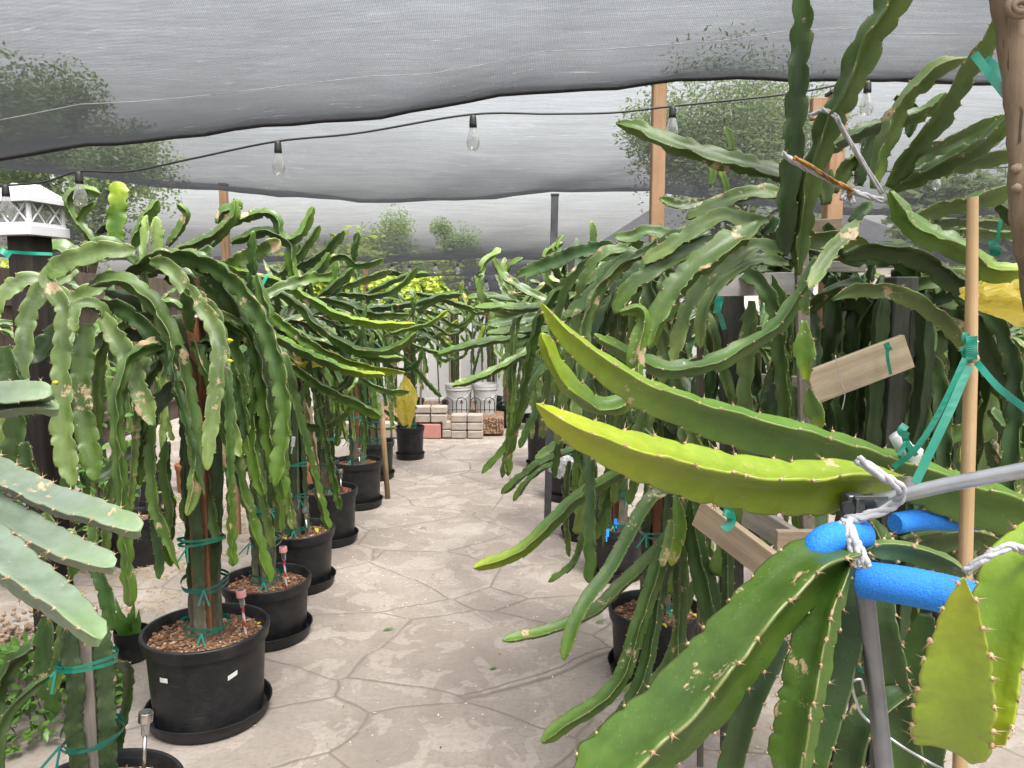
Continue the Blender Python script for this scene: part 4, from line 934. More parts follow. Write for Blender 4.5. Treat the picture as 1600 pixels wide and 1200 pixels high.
# ------------------------------------------------------------------ hero branches, right
G1 = potted(.98, 1.95, .2, .3, 1.68, 'tall cactus crowning the weathered wooden frame on the right', RIGHTG, 91, wsw(7, 0, 0, 5), saucer=False, chipn=0, azr=(-.9, 2.6), cols=('mid', 'olive', 'dark'), hub=.12, post='greenpost', postw=.06)
y2 = 1.9
for px, Y, w_, c_, r_ in [
    ([(1226, 400), (1228, 350), (1231, 300), (1238, 230), (1244, 150), (1251, 60), (1256, -30)], (1.85, 1.75), [26, 34, 35, 35, 34, 34, 34], 'dark', .1),
    ([(1246, 430), (1252, 350), (1268, 270), (1292, 200), (1322, 140), (1358, 60), (1400, -10), (1430, -70)], (1.85, 1.6), [22, 36, 40, 42, 46, 50, 50, 50], 'mid', 3.0),
    ([(1235, 278), (1200, 268), (1140, 253), (1080, 235), (1020, 213), (985, 198), (962, 192)], (1.85, 1.95), [34, 34, 34, 32, 30, 26, 18], 'mid', .9),
    ([(1230, 306), (1195, 302), (1155, 309), (1110, 327), (1072, 342)], 1.95, 28, 'olive', .6),
    ([(1200, 345), (1170, 347), (1131, 340), (1095, 355), (1050, 385), (1003, 412)], 1.9, 29, 'olive', .5),
    ([(1188, 348), (1161, 370), (1110, 402), (1060, 450), (1030, 500), (1015, 545)], (1.8, 1.7), [30, 44, 46, 44, 40, 30], 'mid', .7),
    ([(1130, 372), (1065, 400), (1020, 424), (984, 454), (960, 490)], 1.9, 30, 'mid', .4),
    ([(1225, 392), (1185, 385), (1155, 400), (1112, 432), (1082, 470), (1064, 520), (1052, 570)], (1.85, 1.8), 26, 'olive', .4),
    ([(1232, 412), (1190, 407), (1160, 418), (1125, 445), (1100, 490), (1095, 545)], (1.95, 1.9), 24, 'olive', .6),
    ([(1110, 360), (1060, 372), (1022, 405), (985, 440), (965, 480)], 2.1, 30, 'dark', .5),
    ([(1040, 410), (1000, 400), (960, 425), (920, 470), (880, 500)], 2.3, 28, 'dark', .7),
    ([(1275, 400), (1256, 450), (1210, 512), (1130, 560), (1060, 578), (1000, 562), (955, 540), (928, 522)], (1.6, 1.5), [16, 26, 30, 32, 32, 30, 24, 16], 'mid', 1.0),
    ([(1340, 345), (1325, 368), (1300, 392), (1281, 422), (1264, 452)], (1.62, 1.5), [20, 26, 26, 26, 18], 'olive', .2),
    ([(1265, 455), (1258, 478), (1263, 492)], 1.52, 24, 'mid', .5), ([(1256, 500), (1258, 550), (1262, 596)], 1.52, [20, 34, 22], 'lime', .1), ([(1263, 605), (1274, 640), (1283, 674)], 1.52, [18, 32, 26], 'lime', .4),
    ([(1300, 468), (1337, 452), (1390, 453), (1443, 475), (1485, 510), (1506, 552)], 1.7, [14, 27, 30, 30, 28, 16], 'olive', .4),
    ([(1318, 400), (1372, 388), (1432, 400), (1480, 427), (1520, 467), (1536, 512), (1552, 560), (1586, 625), (1600, 700)], (1.9, 1.7), 38, 'dark', .6),
    ([(1440, 420), (1452, 480), (1457, 560), (1463, 650), (1478, 714)], 2.0, 40, 'mid', 3.2),
    ([(1400, 420), (1410, 480), (1420, 560), (1412, 620)], 2.1, 34, 'mid', .4),
    ([(1390, 300), (1420, 345), (1465, 372), (1510, 393), (1552, 420), (1610, 425)], (1.55, 1.45), [26, 40, 40, 40, 40, 36], 'lime', .9),
    ([(1387, 292), (1427, 233), (1467, 187), (1500, 127), (1537, 73), (1566, 14)], (1.9, 1.7), 34, 'mid', .5),
    ([(1365, 295), (1380, 227), (1407, 167), (1440, 127), (1473, 103), (1516, 90)], (1.9, 1.8), [24, 34, 32, 32, 28, 18], 'olive', .9),
    ([(1290, 238), (1347, 205), (1400, 190), (1447, 173), (1478, 145)], 2.0, 26, 'mid', .9),
    ([(1396, 296), (1460, 262), (1527, 229), (1583, 175)], (1.9, 1.7), 32, 'mid', .8),
    ([(1420, 262), (1443, 239), (1500, 214), (1567, 181)], 1.95, 28, 'mid', .5),
    ([(1440, 272), (1473, 263), (1533, 248), (1590, 241)], 2.0, 30, 'mid', .6),
    ([(1428, 340), (1473, 323), (1527, 312), (1594, 292)], 1.7, 32, 'mid', .6),
    ([(1340, 290), (1350, 250), (1362, 215), (1400, 172)], 2.1, 30, 'dark', .6),
    ([(1300, 300), (1320, 262), (1345, 240)], 2.1, 34, 'mid', .6), ([(1330, 350), (1345, 330), (1362, 318)], 1.75, 40, 'dark', .1),
    ([(1290, 320), (1290, 285), (1300, 265)], 2.05, 34, 'olive', .6), ([(1400, 150), (1430, 175), (1420, 215)], 2.1, 22, 'dark', .6),
    ([(1460, 345), (1530, 348), (1590, 352)], 2.2, 16, 'mid', .6), ([(1560, 320), (1600, 350), (1640, 380)], 2.0, 34, 'dark', .8), ([(1500, 360), (1560, 365), (1620, 372)], 2.4, 16, 'lime', .6),
    ([(1175, 470), (1170, 530), (1165, 620), (1162, 720)], 2.2, 28, 'olive', .3), ([(1300, 430), (1305, 500), (1290, 560), (1292, 640)], 2.2, 34, 'dark', .3),
    ([(1345, 440), (1340, 520), (1335, 600), (1325, 680)], 2.2, 34, 'dark', .5), ([(1220, 500), (1226, 560), (1210, 620), (1205, 668)], 2.15, [20, 34, 40, 30], 'dark', .2),
    ([(1130, 380), (1200, 372), (1300, 372), (1360, 385)], 2.0, 34, 'olive', .4), ([(1290, 350), (1330, 395), (1400, 400), (1440, 440)], 2.05, 34, 'dark', .4),
    ([(1110, 292), (1113, 270), (1110, 255)], 2.4, 11, 'lime', .3), ([(1138, 305), (1131, 280), (1124, 262)], 2.4, 9, 'lime', .3), ([(1144, 238), (1139, 215), (1131, 197)], 2.3, 13, 'mid', .4),
    ([(1060, 372), (1015, 362), (985, 372), (958, 370)], 2.2, 24, 'mid', .5), ([(1105, 315), (1060, 322), (1030, 310)], 2.2, 20, 'mid', .5), ([(1190, 365), (1205, 350), (1210, 335)], 1.95, 30, 'dark', .4),
    ([(1500, 440), (1498, 520), (1500, 590), (1490, 620)], 2.1, 30, 'dark', .4), ([(1548, 640), (1580, 680), (1600, 740)], 1.9, 34, 'mid', 3.3), ([(1545, 690), (1570, 740), (1590, 790)], 1.7, 36, 'mid', .9),
    ([(1510, 560), (1525, 600), (1518, 645)], 2.1, 34, 'dark', .4), ([(1375, 640), (1400, 640), (1420, 628)], 2.1, 10, 'lime', .4), ([(1465, 690), (1500, 672), (1535, 650)], 2.2, 30, 'lime', .4)]:
    hb(G1, px, Y, w_, c_, r_, scal=.07 if w_ != 26 else .055, depth=.32, wavy=.16)
# crown over the next right pots, fanning left
for pl, px, Y, w_, c_, r_ in [
    (R2, [(870, 475), (844, 466), (818, 452), (790, 434), (776, 417), (769, 402)], 3.4, 15, 'mid', .6),
    (R1, [(985, 395), (945, 389), (900, 398), (855, 415), (807, 432)], (2.8, 3.0), [20, 24, 26, 26, 18], 'dark', .4),
    (R2, [(925, 435), (888, 440), (853, 434)], 3.4, 10, 'lime', .6), (R2, [(870, 474), (842, 471), (807, 468), (765, 463), (729, 466)], 4.0, 12, 'mid', .7),
    (R1, [(975, 400), (935, 429), (888, 466), (830, 481), (783, 480), (741, 480)], (3.0, 3.1), [20, 20, 18, 18, 16, 12], 'mid', .9),
    (R2, [(900, 490), (853, 495), (807, 501), (760, 508)], 3.8, 19, 'dark', .5), (R2, [(900, 515), (842, 516), (807, 517), (760, 521)], 3.9, 15, 'mid', .8),
    (R3, [(860, 520), (811, 526), (772, 532), (728, 541), (683, 553)], 4.3, [12, 15, 16, 15, 11], 'mid', .9),
    (R2, [(875, 510), (844, 537), (795, 567), (748, 590), (706, 603)], (3.6, 3.2), [10, 15, 15, 15, 12], 'mid', .9),
    (R2, [(860, 510), (835, 523), (807, 543), (783, 566)], 3.9, 12, 'mid', .6),
    (R2, [(880, 545), (839, 590), (811, 659), (789, 700), (753, 740)], 3.8, 13, 'mid', .6), (R3, [(850, 560), (815, 612), (800, 675), (785, 747)], 4.6, 12, 'dark', .6),
    (R2, [(930, 660), (880, 690), (836, 718)], 3.4, 16, 'olive', .6), (R2, [(900, 700), (852, 719), (820, 740), (783, 772)], 3.5, 15, 'mid', .8), (R2, [(870, 720), (830, 745), (802, 783)], 3.6, 12, 'mid', .8),
    (R1, [(1010, 720), (966, 741), (903, 778), (865, 814), (811, 862), (740, 888)], (2.6, 2.3), [16, 22, 25, 25, 24, 20], 'lime', 1.0),
    (R2, [(915, 810), (909, 845), (896, 881), (857, 910)], 3.3, 13, 'mid', .6), (R2, [(900, 700), (905, 760), (880, 800), (862, 800)], 3.4, 13, 'mid', .6),
    (R1, [(1050, 762), (1015, 785), (980, 845), (953, 893), (921, 935), (900, 975), (881, 1032)], (2.3, 2.05), [22, 26, 26, 26, 26, 26, 24], 'mid', .55),
    (R1, [(1075, 790), (1045, 840), (1001, 888), (969, 917), (937, 949), (900, 970), (847, 988), (785, 1001)], (2.4, 2.1), [20, 22, 24, 24, 22, 21, 20, 18], 'mid', .7),
    (R1, [(1055, 815), (1031, 880), (1017, 925), (996, 987), (975, 1051), (943, 1093), (889, 1128), (846, 1160)], (2.3, 2.0), 29, 'mid', .9),
    (R1, [(1070, 840), (1036, 896), (1023, 973), (1007, 1051), (980, 1107), (948, 1143), (900, 1188)], (2.35, 1.95), 26, 'dark', .9),
    (R1, [(1064, 800), (1062, 880), (1062, 960), (1060, 1013), (1065, 1070)], (2.4, 2.2), 24, 'mid', 3.2),
    (R1, [(1080, 780), (1090, 860), (1108, 930), (1118, 1000), (1116, 1040)], (2.2, 2.1), [24, 34, 42, 38, 28], 'dark', 3.0),
    (R1, [(1056, 772), (1064, 820), (1055, 862), (1048, 884)], 2.2, [16, 24, 24, 18], 'lime', .3), (R1, [(1050, 812), (1046, 845), (1034, 886)], 2.15, 16, 'olive', .4),
    (R1, [(1085, 760), (1075, 800), (1070, 850)], 2.3, 22, 'olive', .4), (R1, [(1130, 800), (1137, 880), (1135, 980)], 2.1, 20, 'dark', 3.2),
    (R1, [(1090, 900), (1040, 1040), (1000, 1068), (975, 1080)], 2.5, 15, 'olive', .4), (R1, [(1100, 960), (1095, 1040), (1090, 1090)], 2.5, 22, 'dark', .4),
    (R2, [(960, 560), (985, 600), (970, 650), (985, 690)], 2.9, 24, 'olive', .4), (R2, [(1010, 640), (1000, 680), (985, 740)], 2.8, 28, 'olive', .4), (R2, [(1060, 640), (1050, 690), (1030, 720)], 2.8, 34, 'dark', .4),
    (R3, [(890, 480), (900, 540), (905, 600), (900, 640)], 3.6, 22, 'dark', .4), (R3, [(870, 540), (860, 600), (835, 650), (812, 700)], 4.4, 14, 'dark', .4), (R2, [(905, 590), (912, 640), (905, 700)], 3.3, 16, 'olive', .6),
    (R2, [(940, 550), (935, 620), (945, 680), (938, 720)], 3.2, 20, 'mid', .6), (R2, [(925, 690), (930, 760), (925, 830), (930, 860)], 3.4, 14, 'mid', .6), (R2, [(890, 720), (885, 790), (890, 870)], 3.5, 12, 'mid', .6),
    (R1, [(985, 460), (935, 500), (905, 540), (925, 560)], 2.6, 30, 'mid', .4), (R1, [(1000, 430), (960, 470), (930, 505), (900, 510)], 2.5, 26, 'mid', .9), (R1, [(1090, 500), (1062, 540), (1050, 600), (1052, 640)], 2.4, 30, 'dark', .4),
    (R1, [(1010, 470), (1040, 530), (1035, 600)], 2.3, 30, 'olive', .4), (R1, [(920, 400), (925, 370), (924, 345)], 3.0, 14, 'mid', .4), (R3, [(872, 450), (875, 420), (868, 378)], 5.0, 12, 'grey', .4), (R3, [(905, 450), (902, 420), (900, 372)], 5.0, 12, 'grey', .4),
    (R3, [(890, 470), (882, 440), (880, 405)], 5.2, 12, 'grey', .4)]:
    hb(pl, px, Y, w_, c_, r_, **(dict(depth=.10, wavy=.05, scal=.045) if pl is R1 and px[0][1] > 700 else {}))

# the near plant tied to the metal frame
N1 = potted(1.02, .92, .2, .3, 1.30, 'large spiny cactus tied to the metal frame in the right foreground', None, 92, {}, saucer=False, chipn=0, nst=3, lowties=0)
big = dict(depth=.10, wavy=.04, core=.30, thick=.11, scal=.048)
hb(N1, [(1412, 748), (1380, 748), (1320, 752), (1250, 758), (1180, 753), (1110, 740), (1040, 722), (980, 704), (920, 680), (872, 655), (838, 631)], (1.10, .98), [36, 68, 88, 94, 94, 92, 86, 74, 56, 38, 12], 'young', 3.30, tip='blunt', **big)
hb(N1, [(1660, 815), (1600, 798), (1520, 775), (1400, 733), (1280, 695), (1180, 668), (1080, 638), (1000, 606), (940, 566), (885, 522), (845, 474)], (1.15, 1.35), [94, 90, 86, 80, 78, 74, 64, 56, 46, 32, 12], 'lime', 3.50, tip='blunt', **{**big, 'scal': .05})
hb(N1, [(968, 488), (1000, 485), (1006, 510), (994, 550), (992, 598), (972, 630), (930, 634), (890, 602), (862, 560), (846, 520)], (1.5, 1.4), [20, 26, 28, 30, 30, 34, 34, 34, 32, 28], 'lime', .9, depth=.2)
hb(N1, [(1350, 862), (1327, 864), (1273, 886), (1221, 935), (1165, 1000), (1090, 1090), (1005, 1170), (910, 1250)], (1.0, .85), [46, 76, 98, 108, 118, 128, 132, 132], 'big', 2.95, tip='blunt', **big)
hb(N1, [(1335, 866), (1312, 905), (1288, 960), (1272, 1030), (1255, 1110), (1236, 1220)], (.98, .9), [34, 56, 70, 76, 80, 80], 'big', 2.85, tip='blunt', **{**big, 'depth': .14, 'scal': .034})
hb(N1, [(1335, 880), (1325, 950), (1314, 1030), (1290, 1110), (1262, 1210)], (1.12, 1.02), [50, 70, 70, 70, 70], 'dark', .3, tip='blunt', **big)
hb(N1, [(1340, 870), (1375, 856), (1430, 862), (1480, 880), (1508, 902)], (1.0, .98), [26, 34, 38, 36, 26], 'olive', 2.8, tip='blunt', **big)
hb(N1, [(1640, 800), (1615, 850), (1590, 910), (1575, 980), (1562, 1060), (1555, 1120), (1560, 1168)], (.85, .76), [50, 80, 96, 100, 98, 90, 60], 'young', .5, tip='blunt', **{**big, 'scal': .035})
hb(N1, [(1480, 1158), (1486, 1132), (1490, 1090), (1494, 1040), (1498, 990), (1502, 945), (1505, 902)], (.74, .66), [92, 116, 118, 108, 84, 54, 14], 'young', .06, tip='blunt', base='full', **{**big, 'scal': .03})
hb(N1, [(1388, 900), (1380, 980), (1395, 1060), (1410, 1140), (1420, 1230)], (1.25, 1.2), [40, 60, 66, 66, 66], 'dark', .3, tip='blunt', **big)
hb(N1, [(1420, 1080), (1370, 1110), (1340, 1160), (1330, 1230)], (1.2, 1.2), 56, 'dark', .6, tip='blunt', **big)
hb(N1, [(1450, 960), (1440, 1040), (1452, 1130), (1450, 1230)], (1.3, 1.3), 60, 'dark', .3, tip='blunt', **big)
hb(N1, [(1350, 810), (1365, 830), (1385, 870)], (1.15, 1.1), 60, 'mid', .9, tip='blunt', **big)
hb(N1, [(1410, 845), (1460, 842), (1520, 838), (1560, 850)], (1.3, 1.3), 40, 'mid', .7, tip='blunt', **big)
hb(N1, [(1520, 770), (1470, 800), (1440, 790)], (1.25, 1.25), 50, 'dark', .7, tip='blunt', **big)
hb(N1, [(1230, 1000), (1180, 1090), (1150, 1180), (1140, 1240)], (1.3, 1.3), 46, 'dark', .4, tip='blunt', **big)

rgx = random.Random(77)
for k in range(18):
    p = P(rgx.uniform(575, 660), rgx.uniform(455, 520), rgx.uniform(6.6, 7.9)); put('sweep_' + rgx.choice(['mid', 'lime', 'mid']), k % 6, L6, p - L6.location, rgx.uniform(-.5, .5), rgx.uniform(.7, .95), rgx.uniform(-.4, .4))
for k in range(16):
    p = P(rgx.uniform(815, 900), rgx.uniform(455, 530), rgx.uniform(5.6, 7.4)); put('sweep_' + rgx.choice(['mid', 'dark', 'olive']), k % 6, R4, p - R4.location, 3.14 + rgx.uniform(-.5, .5), rgx.uniform(.7, .95), rgx.uniform(-.4, .4))
for k in range(12):
    p = P(rgx.uniform(900, 1010), rgx.uniform(400, 470), rgx.uniform(2.9, 4.2)); put(rgx.choice(['sweep_', 'weep_']) + rgx.choice(['mid', 'mid', 'olive']), k % 6, R2, p - R2.location, 3.14 + rgx.uniform(-.6, .9), rgx.uniform(.7, .95), rgx.uniform(-.4, .4))
for k in range(16):
    p = P(rgx.uniform(960, 1080), rgx.uniform(540, 700), rgx.uniform(2.7, 3.05))
    put('hang_' + rgx.choice(['dark', 'mid', 'olive']), k % 5, R1, p - R1.location, rgx.uniform(0, 6.28), rgx.uniform(.6, .9), rgx.uniform(-.4, .4))
for k in range(22):
    p = P(rgx.uniform(1060, 1420), rgx.uniform(380, 430), rgx.uniform(2.15, 2.7))
    put('weep_' + rgx.choice(['dark', 'dark', 'olive', 'mid']), k % 5, G1, p - G1.location, rgx.uniform(0, 6.28), rgx.uniform(.7, 1.0), rgx.uniform(-.4, .4))
for k in range(14):
    p = P(rgx.uniform(985, 1090), rgx.uniform(380, 470), rgx.uniform(2.35, 2.75))
    put('weep_' + rgx.choice(['dark', 'olive', 'mid']), k % 5, R1, p - R1.location, rgx.uniform(1.8, 4.6), rgx.uniform(.7, 1.0), rgx.uniform(-.4, .4))
# ------------------------------------------------------------------ right-hand wooden frame
def board(name, a, b, wpx, th, mat, t, up=(0, 0, 1)):
    A, B = P(*a), P(*b); Lv = B - A; L = Lv.length; x = Lv.normalized(); z = Vector(up); z = (z - x * z.dot(x)).normalized(); y = z.cross(x)
    wd = wpx / FPX * (a[2] + b[2]) / 2
    m = MB(); m.box((0, 0, 0), (L, th, wd)); o = m.build(name, mat, t)
    mat4 = Matrix((x, y, z)).transposed().to_4x4(); mat4.translation = (A + B) / 2 - t.location; o.matrix_local = mat4
    o.matrix_parent_inverse = Matrix.Identity(4); return o
WF = thing('plant_trellis', (.8, 2.1, 0), 'weathered grey wooden frame of posts and pallet boards holding up the right cactus', 'plant frame')
def upright(px, top, bot, Y, wpx, mat):
    A = P(px[0], top, Y); B = P(px[1], bot, Y); d = (B - A); Bz = A + d * (A.z / (A.z - B.z)); wd = wpx / FPX * Y
    m = MB(); Lh = (A - Bz).length; m.box((0, 0, 0), (wd, wd * .6, Lh)); o = m.build('post', mat, WF)
    zx = (A - Bz).normalized(); q = Vector((0, 0, 1)).rotation_difference(zx).to_matrix().to_4x4(); q.translation = (A + Bz) / 2 - WF.location; o.matrix_local = q
upright((1250, 1262), 312, 830, 1.9, 19, M['greywood'])
upright((1392, 1372), 465, 700, 2.2, 21, M['greywood'])
upright((1143, 1143), 455, 780, 2.32, 34, M['greenpost'])
upright((1094, 1094), 500, 700, 2.5, 10, M['greywood'])
board('board', (1090, 446, 2.2), (1252, 443, 2.2), 35, .02, M['paintwood'], WF)
board('board', (1262, 417, 2.25), (1350, 417, 2.25), 17, .03, M['greywoodx'], WF)
board('board', (1262, 365, 2.1), (1312, 362, 2.1), 40, .04, M['boardnear'], WF)
board('board', (1266, 606, 1.72), (1418, 548, 1.72), 54, .02, M['boardx'], WF)
board('board', (1092, 800, 1.75), (1250, 920, 1.55), 50, .02, M['boardnear'], WF)
board('board', (1165, 800, 2.0), (1262, 860, 1.8), 42, .02, M['greywoodx'], WF)
board('board', (1212, 850, 1.75), (1300, 850, 1.75), 46, .02, M['boardnear'], WF)
board('board', (1170, 765, 2.3), (1345, 770, 2.3), 60, .02, M['boardnear'], WF)
board('board', (1180, 592, 2.6), (1300, 600, 2.6), 17, .03, M['greywoodx'], WF)

# ------------------------------------------------------------------ metal frame, foam, cane, tapes
FR = thing('support_stand', (.52, 1.06, 0), 'folding grey metal frame with a silver bar and bracket in the right foreground', 'metal frame')
def tube_px(name, pts, rpx, mat, t, n=14, sm=True, catm=True):
    q = [P(*p) for p in pts]; Ym = sum(p[2] for p in pts) / len(pts)
    if catm and len(q) > 2: q = [Vector(v) for v in catmull([tuple(v) for v in q], 10)]
    b = MB(); b.tube([v - t.location for v in q], rpx / FPX * Ym if not isinstance(rpx, list) else [float(np.interp(i / (len(q) - 1), np.linspace(0, 1, len(rpx)), rpx)) / FPX * Ym for i in range(len(q))], n)
    o = b.build(name, mat, t); smooth_by_angle(o, 50); return o
A = P(1336, 782, 1.06); B = P(1382, 1200, 1.04); d = B - A; B2 = A + d * (A.z / (A.z - B.z))
b = MB(); b.tube([A - FR.location, (A + B2) / 2 - FR.location, B2 - FR.location], .0125, 18); o = b.build('leg', M['legsteel'], FR); smooth_by_angle(o, 50)
tube_px('bar', [(1330, 792, 1.07), (1480, 757, 1.0), (1640, 727, .92)], 12, M['steel'], FR, 16, catm=False)
tube_px('sleeve', [(1318, 795, 1.075), (1370, 783, 1.05)], 15, M['dksteel'], FR, 12, catm=False)
b = MB(); p = P(1332, 793, 1.05) - FR.location
b.box(p, (.024, .026, .040)); b.box(p + Vector((.02, -.015, .018)), (.05, .004, .005)); b.box(p + Vector((-.002, -.018, .0)), (.004, .004, .035)); b.build('bracket', M['dksteel'], FR)
b = MB(); q = P(1325, 794, 1.03) - FR.location; b.tube([q + Vector((0, -.004, 0)), q + Vector((0, .006, 0))], .0085, 14); b.build('bolt', M['blackmetal'], FR)
def foam(label, pts, rpx):
    q = [P(*p) for p in pts]; t = thing('foam_noodle', q[0], label, 'foam noodle', 'blue foam noodle pieces on the metal frame')
    d = [Vector(v) for v in catmull([tuple(v) for v in q], 12)]; Ym = np.mean([p[2] for p in pts]); r = rpx / FPX * Ym
    rs = [r * (.86 if i in (0, len(d) - 1) else 1) for i in range(len(d))]
    b = MB(); b.tube([v - q[0] for v in d], rs, 22, caps=False); 
    b.tube([v - q[0] for v in d][::-1], r * .35, 12, caps=False)
    n = 22; m_ = len(d) * 22
    b.f += [(k, m_ + (len(d) - 1) * 12 + (k * 12 // 22) % 12, m_ + (len(d) - 1) * 12 + ((k + 1) * 12 // 22) % 12, (k + 1) % 22) for k in []]; 
    b.f.append(tuple(range(21, -1, -1))); b.m.append(0); b.f.append(tuple((len(d) - 1) * 22 + k for k in range(22))); b.m.append(0)
    o = b.build('sleeve', M['foam'], t); smooth_by_angle(o, 50)
foam('bright blue foam noodle piece wrapped on the frame, nearest and longest', [(1342, 905, 1.0), (1380, 910, .98), (1430, 918, .96), (1500, 934, .94), (1560, 955, .93)], 31)
foam('short curved blue foam piece at the left corner of the metal frame', [(1348, 836, 1.02), (1318, 838, .995), (1292, 845, .985), (1276, 862, .985), (1278, 885, 1.0)], 25)
foam('back blue foam piece running off to the right edge', [(1398, 818, 1.2), (1440, 812, 1.22), (1520, 812, 1.22), (1640, 800, 1.2)], 17)

t = thing('bamboo_cane', P(1500, 1190, .93), 'upright tan bamboo cane with a knuckle and green tape, right foreground', 'cane')
A = P(1520, 308, 1.08); B = P(1517, 560, 1.07); D = P(1500, 1190, 1.02); G_ = B + (D - B) * (B.z / (B.z - D.z))
def seg_obj(a, b_, r0, r1, nm):
    m = MB(); L = (b_ - a).length; m.tube([(0, 0, 0), (0, 0, L * .5), (0, 0, L)], [r0, (r0 + r1) / 2, r1], 14); o = m.build(nm, M['bamboo'], t); smooth_by_angle(o, 50)
    q = Vector((0, 0, 1)).rotation_difference((b_ - a).normalized()).to_matrix().to_4x4(); q.translation = a - t.location; o.matrix_local = q
t.location = G_
seg_obj(G_, B, .0098, .0092, 'lower_cane'); seg_obj(B, A, .0086, .0072, 'upper_cane')
m = MB(); m.tube([B - t.location + Vector((0, 0, -.006)), B - t.location, B - t.location + Vector((0, 0, .005))], [.0096, .0112, .0093], 14); o = m.build('knuckle', M['bamboo'], t, True)

def ribbon(name, label, strips, mat='tie', cat='garden tape', grp='green garden tapes', parent=None):
    """flat tapes; each strip is ([(x, y, Y)...], width in px)"""
    p0 = P(*strips[0][0][0]); V = []; F = []
    for pts, wpx in strips:
        q = [Vector(v) for v in catmull([tuple(P(*p)) for p in pts], 6)]; wd = wpx / FPX * pts[0][2] / 2
        k0 = len(V)
        for i, v in enumerate(q):
            tt = (q[min(i + 1, len(q) - 1)] - q[max(i - 1, 0)]).normalized(); vw = (v - Vector((0, 0, CAM_H))).normalized()
            s_ = tt.cross(vw).normalized(); s_ = (s_ + vw * .25 * math.sin(i * .5)).normalized(); n_ = tt.cross(s_).normalized() * .0005
            V += [v - s_ * wd - n_ - p0, v + s_ * wd - n_ - p0, v + s_ * wd + n_ - p0, v - s_ * wd + n_ - p0]
        for i in range(len(q) - 1):
            a = k0 + i * 4
            for j in range(4): F.append((a + j, a + (j + 1) % 4, a + 4 + (j + 1) % 4, a + 4 + j))
        F.append((k0, k0 + 3, k0 + 2, k0 + 1)); e = k0 + (len(q) - 1) * 4; F.append((e, e + 1, e + 2, e + 3))
    o = link_mesh(name, V, F, M[mat], parent, False, p0 if parent is None else p0 - parent.location)
    if label: tag(o, label, cat, grp)
    return o
ribbon('garden_tape', 'green tape knotted round the bamboo cane with long ends running to the frame',
       [([(1510, 520, 1.05), (1508, 530, 1.05), (1517, 536, 1.05), (1526, 530, 1.05)], 10), ([(1511, 540, 1.055), (1516, 555, 1.055), (1522, 560, 1.055)], 22), ([(1508, 560, 1.05), (1470, 640, 1.05), (1432, 700, 1.06), (1396, 730, 1.08)], 9), ([(1514, 572, 1.05), (1480, 650, 1.04), (1430, 755, 1.03)], 13),
        ([(1526, 566, 1.05), (1560, 605, 1.0), (1610, 645, .95)], 10), ([(1518, 525, 1.045), (1518, 545, 1.045), (1518, 562, 1.045)], 16)])
ribbon('garden_tape', 'two green tape strands tying the high right stems to the tree trunk', [([(1522, 84, 1.55), (1548, 118, 1.5), (1580, 158, 1.4)], 12), ([(1540, 92, 1.55), (1562, 112, 1.5), (1580, 134, 1.4)], 12)])
ribbon('garden_tape', 'green tape bow on the white pipe fitting', [([(1410, 668, 1.17), (1416, 690, 1.17), (1422, 710, 1.17)], 10), ([(1416, 690, 1.165), (1404, 712, 1.165)], 7), ([(1416, 690, 1.165), (1432, 712, 1.165)], 8), ([(1415, 664, 1.17), (1408, 674, 1.165), (1418, 682, 1.165)], 12)])
ribbon('garden_tape', 'thin green tape looped on a left pointing stem of the right crown', [([(948, 378, 2.9), (947, 405, 2.88), (962, 424, 2.88)], 5)])
ribbon('garden_tape', 'thin green tape tied round a stem above the left plants', [([(418, 429, 3.3), (409, 446, 3.28), (402, 461, 3.28)], 5)])
ribbon('garden_tape', 'green tape hanging from the white board of the frame', [([(1112, 445, 2.17), (1118, 470, 2.17), (1132, 515, 2.17)], 8), ([(1125, 462, 2.165), (1120, 490, 2.165)], 12)])
ribbon('garden_tape', 'green tape nailed to the tilted pallet board', [([(1386, 535, 1.69), (1387, 560, 1.69), (1392, 585, 1.69)], 5), ([(1384, 536, 1.688), (1390, 548, 1.688)], 9)])
ribbon('garden_tape', 'green tape knotted on the low diagonal board', [([(1137, 792, 1.62), (1143, 815, 1.62), (1130, 828, 1.62)], 14), ([(1130, 800, 1.615), (1146, 806, 1.615)], 12)])
ribbon('garden_tape', 'green twisted tape hanging in the middle of the wooden frame', [([(1347, 430, 2.18), (1350, 470, 2.18), (1346, 510, 2.18), (1349, 545, 2.18)], 5)])
ribbon('garden_tape', 'green tape on the near left stem at the bottom corner', [([(108, 1128, 1.98), (130, 1108, 1.98), (172, 1077, 1.98)], 8)])
ribbon('garden_tape', 'green tape dangling below the stem at the upper right edge', [([(1566, 335, 2.1), (1560, 365, 2.1), (1556, 400, 2.1)], 5), ([(1552, 375, 2.09), (1556, 400, 2.09)], 14)])
ribbon('cable_rope', 'teal cord wound round the dark post below its white cap', [([(-20, 392, 2.94), (20, 394, 2.94), (50, 396, 2.94), (82, 397, 2.97)], 5), ([(0, 390, 2.93), (16, 400, 2.93)], 9)], cat='cord', grp=None)

